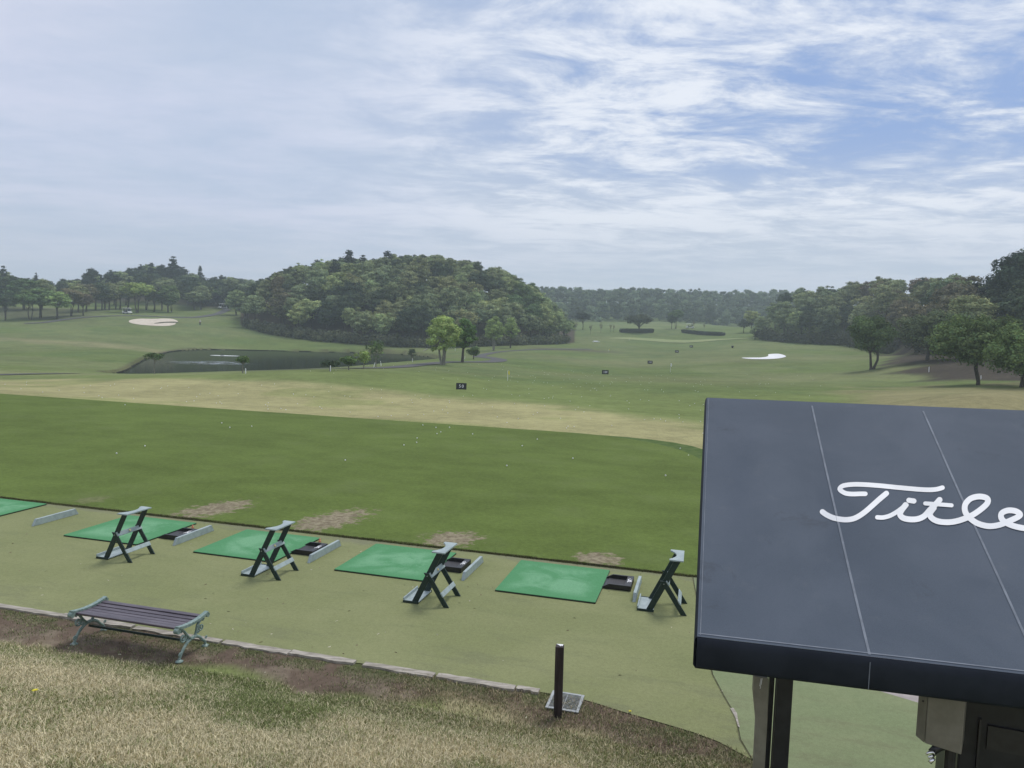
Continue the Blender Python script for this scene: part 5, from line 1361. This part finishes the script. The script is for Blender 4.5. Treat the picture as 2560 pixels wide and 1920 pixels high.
# spreading dark tree with a round clipped hedge, right trees
special('spreading_pine', 1597, 832, 785, 5.3, .36, 22, 'flat', (.075, .088, .048), 'wide flat topped dark tree standing in the left clipped hedge', 5200, .26, 1, .38, seed=61, h0f=.35)
special('maple_tree', 2178, 924, 783, 4.2, .24, 30, 'vase', (.105, .155, .062), 'dark spreading tree with a forked trunk before the right wood', 10500, .125, 2, .30, lean=(-.3, 0), seed=62, h0f=.36, rr=(.2, .34))
special('maple_tree', 2318, 902, 770, 4.8, .16, 34, 'round', (.13, .165, .085), 'olive tree on the ridge right of the forked dark tree', 9000, .15, 1, .24, seed=63, rr=(.2, .34))
special('maple_tree', 2447, 962, 768, 4.9, .15, 44, 'round', (.14, .195, .08), 'tiered maple with layered boughs over the brown slope', 12500, .115, 2, .22, lean=(-.5, 0), seed=64, rr=(.13, .25))
special('maple_tree', 2556, 968, 800, 3.8, .06, 34, 'round', (.145, .21, .08), 'green maple cut by the right edge of the photo', 9500, .105, 1, .20, seed=65, rr=(.16, .30))
special('maple_tree', 2392, 898, 775, 4.2, .16, 28, 'round', (.12, .155, .085), 'shaded tree high on the brown slope between two maples', 7000, .14, 1, .2, seed=66, rr=(.2, .34))
special('broadleaf_tree', 2552, 885, 658, 6.6, .15, 44, 'round', (.045, .070, .045), 'tallest dark evergreen tree at the right edge of the photo', 13000, .22, 1, .4, seed=67, D=128, rr=(.2, .33))
for i, (x, D, top, R_, c, lab) in enumerate(((2290, 150, 800, 4.5, (.10, .125, .068), 'grey green thicket tree low behind the ridge tree'), (2360, 122, 812, 3.6, (.085, .11, .055), 'low leafy tree in the shade between the ridge tree and the tiered maple'),
                              (2500, 104, 800, 4.0, (.085, .115, .055), 'low leafy tree behind the tiered maple'), (2425, 140, 780, 5.0, (.11, .115, .07), 'olive tree behind the top of the tiered maple'), (2228, 190, 800, 5.0, (.10, .115, .065), 'dull olive tree behind the dark spreading tree'), (2590, 118, 760, 5.0, (.08, .11, .055), 'dark leafy tree at the right edge under the tallest evergreen'))):
    p0 = at_depth(x, D); row0 = 829.5 + .0346 * (x - 1280) - (p0.z - H) / D * F
    special('broadleaf_tree', x, row0, top, R_, .06, 30, 'round', c, lab, 6000, .16, 1, .18, seed=80 + i, D=D, rr=(.18, .34))
def hedge(x0, r0, x1, r1, hh, dd, label, bend=0):
    a, b = hit(x0, r0), hit(x1, r1); n = 26; V = []; Fc = []; r = random.Random(3); m = 14
    e = empty('clipped_hedge', ((a + b) / 2)); tag(e, label, 'hedge'); c0 = (a + b) / 2
    t = (b - a); t.z = 0; s = Vector((-t.y, t.x, 0)).normalized()
    for i in range(n + 1):
        f = i / n; p = a.lerp(b, f) + s * bend * math.sin(math.pi * f); z = gz(p.x, p.y)
        edge = min(1, math.sqrt(max(0, 1 - (2 * f - 1) ** 6)) + .25)
        for k in range(m):
            an = 2 * math.pi * k / m; cx = max(-1, min(1, 1.35 * math.cos(an))); cz = max(-1, min(1, 1.35 * math.sin(an)))
            q = p - c0 + s * (cx * dd / 2 * edge); q.z = z - c0.z + hh * (.5 + .5 * cz * edge) + r.uniform(-.05, .05); V.append(tuple(q + s * r.uniform(-.06, .06)))
    for i in range(n):
        for k in range(m): k2 = (k + 1) % m; Fc.append((i * m + k, i * m + k2, (i + 1) * m + k2, (i + 1) * m + k))
    Fc += [tuple(range(m)), tuple(n * m + k for k in range(m - 1, -1, -1))]
    me = bpy.data.meshes.new('body'); me.from_pydata(V, [], Fc); me.materials.append(M['hedge']); link('body', me, parent=e)
    cl = [(v[0], v[1], v[2], .28, r.uniform(.7, 1.3)) for v in V]
    c = link('leaves', leaf_cloud('leaves', cl, 5000, .10, 3, core=0), parent=e); c.color = (.030, .042, .022, 1)
hedge(1550, 831, 1633, 831, 1.35, 3.0, 'clipped dark hedge around the wide flat topped tree')
hedge(1705, 831, 1811, 839, 1.15, 2.2, 'long clipped dark hedge right of the flat topped tree')

# ------------------------------------------------------------------ range furniture
def text_mesh(txt, size, mat, bold=.02, spacing=1.25):
    cu = bpy.data.curves.new('digits', 'FONT'); cu.body = txt; cu.size = size; cu.align_x = 'CENTER'; cu.align_y = 'CENTER'; cu.offset = bold * size; cu.extrude = .002; cu.space_character = spacing
    o = bpy.data.objects.new('digits', cu); COL.objects.link(o); dg = bpy.context.evaluated_depsgraph_get(); me = bpy.data.meshes.new_from_object(o.evaluated_get(dg)); bpy.data.objects.remove(o); bpy.data.curves.remove(cu)
    me.materials.clear(); me.materials.append(mat); me.name = 'digits'; return me
for txt, x, row, wpx, lab in (('50', 1153, 975, 26, 'black distance board reading 50, nearest to the tee'), ('100', 1513, 936, 16.5, 'black distance board reading 100, second from the tee'), ('150', 1625, 910, 12.5, 'black distance board reading 150, in the middle of the range'),
                              ('200', 1692, 882, 9.5, 'black distance board reading 200, right of the one reading 150'), ('250', 1728, 869, 8.5, 'small farthest black distance board, near the pale far strip')):
    p = hit(x, row); w = wpx / F * p.y; h = w * .62
    e = empty('distance_board', p, R(4) if txt == '50' else 0); tag(e, lab, 'distance sign', 'distance boards on the range'); tilt = Matrix.Rotation(R(-12), 3, 'X')
    mb = MB(); mb.box((0, .0, h / 2 + .04), (w, .03, h), tilt); mb.build('board', M['signblack'], e, bevel=.004)
    mb = MB(); mb.tube([(-w * .4, .30, 0), (-w * .4, .05, h * .9)], .015, 6); mb.tube([(w * .4, .30, 0), (w * .4, .05, h * .9)], .015, 6); mb.build('prop', M['black'], e)
    d = link('digits', text_mesh(txt, h * .66, M['white'], .0, 1.35 if len(txt) == 2 else 1.05), parent=e); d.location = (0, -.021, h / 2 + .04); d.rotation_euler = (R(90 - 12), 0, 0)
def pin(x, row, toprow, lab, mat, flag=True, dirx=1):
    p = hit(x, row); h = (row - toprow) / F * p.y; e = empty('flag_pin', p); tag(e, lab, 'flag', 'flags on the range')
    mb = MB(); mb.tube([(0, 0, -.1), (0, 0, h)], .022, 6); mb.build('pole', M['white'], e)
    mb = MB(); fh = min(.42, h * .3); n = 6; V = []
    for i in range(n + 1):
        xx = dirx * .16 * i / n; V += [(xx, .03 * math.sin(i * 1.2), h - .02 - .35 * xx), (xx, .03 * math.sin(i * 1.2), h - fh - .9 * abs(xx))]
    mb.add(V, [(2 * i, 2 * i + 1, 2 * i + 3, 2 * i + 2) for i in range(n)]); mb.add([(a, b + .012, c) for a, b, c in V], [(2 * i, 2 * i + 2, 2 * i + 3, 2 * i + 1) for i in range(n)]); mb.build('cloth', mat, e)
pin(1269, 952, 926, 'thin pin with a limp dark and yellow flag right of the nearest distance board', M['yellow'])
pin(1676, 930, 908, 'thin pin with a small white flag on the middle of the range', M['white'], dirx=1)
pin(1522, 879, 872, 'yellow flag on the left part of the range', M['yellow'])
pin(1573, 852, 847, 'white flag on the pale far strip', M['white'])
def stake(x, row, toprow, lab, lean=0):
    p = hit(x, row); h = max((row - toprow) / F * p.y, .3); mb = MB(); mb.box((0, 0, h / 2 - .03), (.06, .06, h)); mb.prism([(-.03, -.03, h - .03), (.03, -.03, h - .03), (0, -.03, h + .03)], (0, .06, 0))
    o = mb.build('white_stake', M['white'], None, bevel=.006); o.location = p; o.rotation_euler = (0, lean, 0); tag(o, lab, 'stake', 'white stakes on the course')
for x, r_, t_, lab, ln in ((614, 934, 921, 'white stake beside the thin pale stemmed sapling', 0), (826, 928, 914, 'white stake at the low spreading sapling', 0), (934, 919, 906, 'white stake leaning against the tallest sapling', .25), (953, 915, 903, 'white stake right of the tallest sapling', -.15), (1031, 905, 896, 'white stake under the small round sapling', 0),
                          (1138, 878, 870, 'white stake between the two tall leafy trees', 0), (1162, 898, 890, 'white stake at the foot of the darker green tree', 0), (1244, 864, 857, 'white stake beside the fresh green round tree', 0), (1343, 862, 856, 'left white stake at the foot of the round hill', 0), (1375, 861, 855, 'right white stake at the foot of the round hill', 0),
                          (2322, 930, 917, 'white stake on the brown slope under the right wood', 0), (2452, 948, 939, 'white stake at the trunk of the tiered maple', 0), (2226, 881, 876, 'white stake in the shade of the right wood', 0)): stake(x, r_, t_, lab, ln)
p = hit(887, 858); mb = MB(); mb.tube([(0, 0, 0), (0, 0, .9)], .03, 6); mb.box((.14, 0, .68), (.30, .03, .36)); mb.box((.14, 0, .35), (.34, .05, .2)); o = mb.build('red_marker', M['red'], None); o.location = p; tag(o, 'small red marker at the foot of the round hill behind the pond', 'marker')
a, b = hit(1040, 884), hit(1068, 875); mb = MB(); mb.tube([Vector((0, 0, .12)), (b - a) * .5 + Vector((0, 0, .28)), (b - a) + Vector((0, 0, .30))], .13, 8); o = mb.build('fallen_log', M['barkpale'], None); o.location = a; tag(o, 'pale fallen log on the bank at the right end of the pond', 'log')
p = hit(1490, 856); mb = MB(); w = 19 / F * p.y; mb.box((0, 0, .22), (w, 1.2, .10)); mb.box((-w * .35, 0, .10), (.2, 1.0, .2)); mb.box((w * .35, 0, .10), (.2, 1.0, .2)); mb.box((0, .3, .40), (w * .6, .3, .25)); o = mb.build('low_platform', M['white'], None); o.location = p; tag(o, 'low white platform on the grass at the left end of the far strip', 'platform')
p = hit(1831, 870); mb = MB(); mb.sphere((0, 0, .35), (.35, .3, .38), 10, 6); mb.tube([(0, 0, -.1), (0, 0, .3)], .2, 8); o = mb.build('black_marker', M['black'], None, smooth=True); o.location = p; tag(o, 'small round black marker on the right of the range', 'marker')
# aerator and its foam on the pond
def aerator():
    tx = col_tx(556); D = 12596 / (888.5 - 804); D = min(D, 168); c = Vector((tx * D, D, WATER)); e = empty('pond_aerator', c); tag(e, 'small dark aerator float ringed by white foam on the pond', 'aerator')
    mb = MB(); mb.tube([(0, 0, -.1), (0, 0, .10), (0, 0, .14)], [.35, .35, .22], 12); mb.tube([(0, 0, .1), (0, 0, .32)], .08, 8); mb.build('float', M['black'], e)
    P = smooth_closed([(-2.2, -.5), (-.8, -1.3), (1.5, -1.2), (3.2, -.2), (3.0, .9), (.8, 1.2), (-1.4, .9)], 4); mb = MB(); mb.prism([(x, y, .004) for x, y in P], (0, 0, .02)); mb.build('foam_patch', M['foam'], e)
aerator()
def shimmer_paint_mat():
    m, nt, bs = new_mat('painted_sky_shimmer'); P = objcoord(nt, True); n = noise(nt, mapping(nt, P, scale=(.35, 1.2, 1)), 1.4, 5, .7); tr = nt.nodes.new('ShaderNodeBsdfTransparent'); mx = nt.nodes.new('ShaderNodeMixShader')
    bs.inputs['Base Color'].default_value = (.40, .45, .50, 1); bs.inputs['Roughness'].default_value = .5  # pale base colour stands in for sky reflected on the ripples
    sp = nt.nodes.new('ShaderNodeSeparateXYZ'); nt.links.new(objcoord(nt), sp.inputs[0])
    ln = nt.nodes.new('ShaderNodeVectorMath'); ln.operation = 'LENGTH'; nt.links.new(mapping(nt, objcoord(nt), scale=(1 / 7.0, 1 / 7.0, 0)), ln.inputs[0])
    k = mth(nt, 'MULTIPLY', maprange(nt, n, .46, .66), maprange(nt, ln.outputs['Value'], .35, 1.0, 1, 0))
    nt.links.new(mth(nt, 'MULTIPLY', k, .75), mx.inputs[0]); nt.links.new(tr.outputs[0], mx.inputs[1]); nt.links.new(bs.outputs[0], mx.inputs[2]); nt.links.new(mx.outputs[0], nt.nodes['Material Output'].inputs[0]); return m
M['shimmer_paint'] = shimmer_paint_mat()
D = 12596 / (907 - 803.5); c = Vector((col_tx(528) * D, D, WATER + .012)); mb = MB(); mb.prism([(7.5 * math.cos(t), 7.5 * math.sin(t), 0) for t in np.linspace(0, 2 * math.pi, 33)[:-1]], (0, 0, .004)); o = mb.build('painted_shimmer', M['shimmer_paint'], None); o.location = c; tag(o, kind='structure')

# golf carts
def cart():
    e = empty('golf_cart', (0, 0, 0)); L, W_ = 3.2, 1.35
    mb = MB(); mb.prism([(-L / 2, -W_ / 2, .30), (L / 2 - .2, -W_ / 2, .30), (L / 2, -W_ / 2, .45), (L / 2 - .05, -W_ / 2, .78), (L / 2 - .55, -W_ / 2, .86), (L / 2 - .75, -W_ / 2, .42), (-L / 2 + .5, -W_ / 2, .42), (-L / 2 + .4, -W_ / 2, .85), (-L / 2, -W_ / 2, .85)], (0, W_, 0)); mb.build('body', M['white'], e, bevel=.03)
    mb = MB(); mb.box((-.1, 0, 1.88), (L - .35, W_ + .05, .07)); mb.box((-.1, 0, 1.93), (L - .8, W_ - .2, .05)); mb.build('roof', M['white'], e, bevel=.02)
    for x, y, dx in ((L / 2 - .55, W_ / 2 - .05, -.25), (L / 2 - .55, -W_ / 2 + .05, -.25), (-L / 2 + .15, W_ / 2 - .05, 0), (-L / 2 + .15, -W_ / 2 + .05, 0), (-.1, W_ / 2 - .05, 0), (-.1, -W_ / 2 + .05, 0)):
        mb = MB(); mb.tube([(x, y, .6), (x + dx, y, 1.86)], .025, 6); mb.build('pillar', M['white'], e)
    for x in (.35, -.55):
        mb = MB(); mb.box((x, 0, .72), (.5, W_ - .15, .16)); mb.box((x - .26, 0, 1.02), (.10, W_ - .15, .5)); mb.build('seat', M['black'], e, bevel=.03)
    mb = MB(); mb.prism([(L / 2 - .58, -W_ / 2 + .08, .86), (L / 2 - .83, -W_ / 2 + .08, 1.82), (L / 2 - .81, -W_ / 2 + .08, 1.82), (L / 2 - .56, -W_ / 2 + .08, .86)], (0, W_ - .16, 0)); mb.build('windscreen', M['glass'], e)
    for x in (L / 2 - .55, -L / 2 + .55):
        for y in (-W_ / 2 + .02, W_ / 2 - .02):
            mb = MB(); mb.tube([(x, y - .09, .25), (x, y + .09, .25)], .25, 14); w = mb.build('wheel', M['tyre'], e); m2 = MB(); m2.tube([(x, y - .10, .25), (x, y + .10, .25)], .11, 10); m2.build('hub', M['white'], w)
    return e
c0 = cart(); p = hit(318, 785); c0.location = p; c0.rotation_euler = (0, 0, R(-28)); tag(c0, 'white golf cart parked under the park trees above the bunker', 'golf cart', 'golf carts on the course')
c1 = copy_tree(c0); p = at_depth(556, 285); c1.location = p + Vector((0, 0, .1)); c1.rotation_euler = (0, 0, R(-120)); tag(c1, 'distant golf cart half hidden at the right end of the park clump')
c2 = copy_tree(c0); p = hit(1725, 821); c2.location = p; c2.rotation_euler = (0, 0, R(10)); tag(c2, 'far white golf cart beyond the hedges at the range end')

# the golfer
def skin_mesh(name, verts, edges, radii, mat, root=0, sub=1):
    me = bpy.data.meshes.new(name); me.from_pydata(verts, edges, []); o = bpy.data.objects.new(name, me); COL.objects.link(o)
    sk = o.modifiers.new('skin', 'SKIN'); sk.use_smooth_shade = True
    for v, r_ in zip(me.skin_vertices[0].data, radii): v.radius = r_ if hasattr(r_, '__len__') else (r_, r_)
    me.skin_vertices[0].data[root].use_root = True
    sb = o.modifiers.new('sub', 'SUBSURF'); sb.levels = sub; sb.render_levels = sub
    dg = bpy.context.evaluated_depsgraph_get(); m2 = bpy.data.meshes.new_from_object(o.evaluated_get(dg)); bpy.data.objects.remove(o); m2.name = name; m2.materials.clear(); m2.materials.append(mat); return m2
def golfer():
    p = hit(500, 814); e = empty('person', p, R(200)); tag(e, 'person in a white top and dark trousers walking on the fairway right of the bunker', 'person')
    V = [(0, 0, .93), (0, .0, 1.10), (0, 0, 1.30), (0, .0, 1.45), (0, .01, 1.53), (0, .02, 1.64), (0, .02, 1.72), (.18, 0, 1.42), (.26, .02, 1.17), (.24, .14, .95), (.23, .18, .86), (-.18, 0, 1.42), (-.26, -.04, 1.17), (-.25, .02, .94), (-.24, .05, .85),
         (.09, 0, .88), (.10, .10, .50), (.10, -.05, .10), (.10, .10, .03), (-.09, 0, .88), (-.10, -.02, .50), (-.10, -.28, .12), (-.10, -.16, .04), (0, .13, 1.635)]
    E_ = [(0, 1), (1, 2), (2, 3), (3, 4), (4, 5), (5, 6), (3, 7), (7, 8), (8, 9), (9, 10), (3, 11), (11, 12), (12, 13), (13, 14), (0, 15), (15, 16), (16, 17), (17, 18), (0, 19), (19, 20), (20, 21), (21, 22), (5, 23)]
    Rr = [(.15, .11), (.13, .10), (.16, .11), (.12, .09), .055, (.085, .1), (.07, .085), .06, .045, .035, .03, .06, .045, .035, .03, .09, .06, .045, .035, .09, .06, .045, .035, .018]
    link('body', skin_mesh('body', V, E_, Rr, M['skin']), parent=e)
    link('shirt', skin_mesh('shirt', [V[1], V[2], V[3], V[7], V[8], V[11], V[12]], [(0, 1), (1, 2), (2, 3), (3, 4), (2, 5), (5, 6)], [(.16, .13), (.18, .13), (.14, .11), .08, .062, .08, .062], M['shirt']), parent=e)
    link('trousers', skin_mesh('trousers', [V[0], V[15], V[16], V[17], V[19], V[20], V[21]], [(0, 1), (1, 2), (2, 3), (0, 4), (4, 5), (5, 6)], [(.17, .13), .11, .08, .065, .11, .08, .065], M['trouser']), parent=e)
    mb = MB(); mb.sphere((0, .02, 1.72), (.105, .115, .07), 12, 6); mb.prism([(-.08, .10, 1.70), (.08, .10, 1.70), (.05, .20, 1.69), (-.05, .20, 1.69)], (0, 0, .015)); mb.build('cap', M['shirt'], e, smooth=True)
golfer()

# ------------------------------------------------------------------ golf balls
_bm = MB(); _bm.sphere((0, 0, .0214), .0214, 12, 8); ball_me = _bm.mesh('golf_ball', M['white'], smooth=True)
def ball(p, lab, grp):
    o = link('golf_ball', ball_me, loc=p); tag(o, lab, 'golf ball', grp); return o
Z1 = lambda x, y: (560 + x / 3.687, 1020 + y / 3.687); Z2 = lambda x, y: (x / 3.16, 980 + y / 3.16); Z3 = lambda x, y: (1100 + x / 3.253, 1040 + y / 3.253)
teeb = [Z1(53, 184), Z1(255, 173), Z1(1118, 486), Z1(1658, 346), Z1(1775, 323), Z1(1780, 282), Z1(1963, 241), Z1(1998, 226), Z1(1954, 184), Z1(2078, 183), Z1(1832, 162), Z2(921, 490), Z2(1145, 431), Z2(1752, 248), Z2(987, 105), Z3(265, 151), Z3(77, 97), Z3(791, 193), Z3(669, 246), Z3(1080, 349), Z3(543, 409), Z3(1834, 489)]
for x, y in teeb:
    q = on_z(x, y, .029); ball(q, 'white golf ball lying on the mown tee grass', 'golf balls on the tee')
for z_ in (Z3(1954, 268), Z3(2021, 325)): ball(on_z(*z_, .0), 'white golf ball on the dark fringe at the right end of the tee', 'golf balls on the fringe')
br = random.Random(21); nb = 0
while nb < 262:
    if br.random() < .45: D = br.uniform(31.5, 52); tx = br.uniform(-.68, .26)
    else: D = br.uniform(50, 112); tx = br.gauss(.10, .16)
    if not (-.70 < tx < .42): continue
    X = tx * D; b = X * B_.x + D * B_.y
    if b < 31 or pond_sd(np.array([X]), np.array([D]))[0] > -3: continue
    o = ball((X, D, gz(X, D) - .002), 'white golf ball scattered on the range grass beyond the tee', 'golf balls scattered on the range'); nb += 1

# ------------------------------------------------------------------ haze
def haze():
    m = bpy.data.materials.new('haze_air'); m.use_nodes = True; nt = m.node_tree; nt.nodes.clear()
    out = nt.nodes.new('ShaderNodeOutputMaterial'); v = nt.nodes.new('ShaderNodeVolumePrincipled'); nt.links.new(v.outputs[0], out.inputs['Volume'])
    v.inputs['Color'].default_value = (.80, .92, 1.0, 1); v.inputs['Density'].default_value = HAZE; v.inputs['Anisotropy'].default_value = .2
    mb = MB(); mb.box((0, 1100, 32.5), (5600, 3800, 73)); o = mb.build('haze', m, None); tag(o, 'pale even haze over the whole course', 'haze', kind='stuff')
HAZE = .00060
haze()
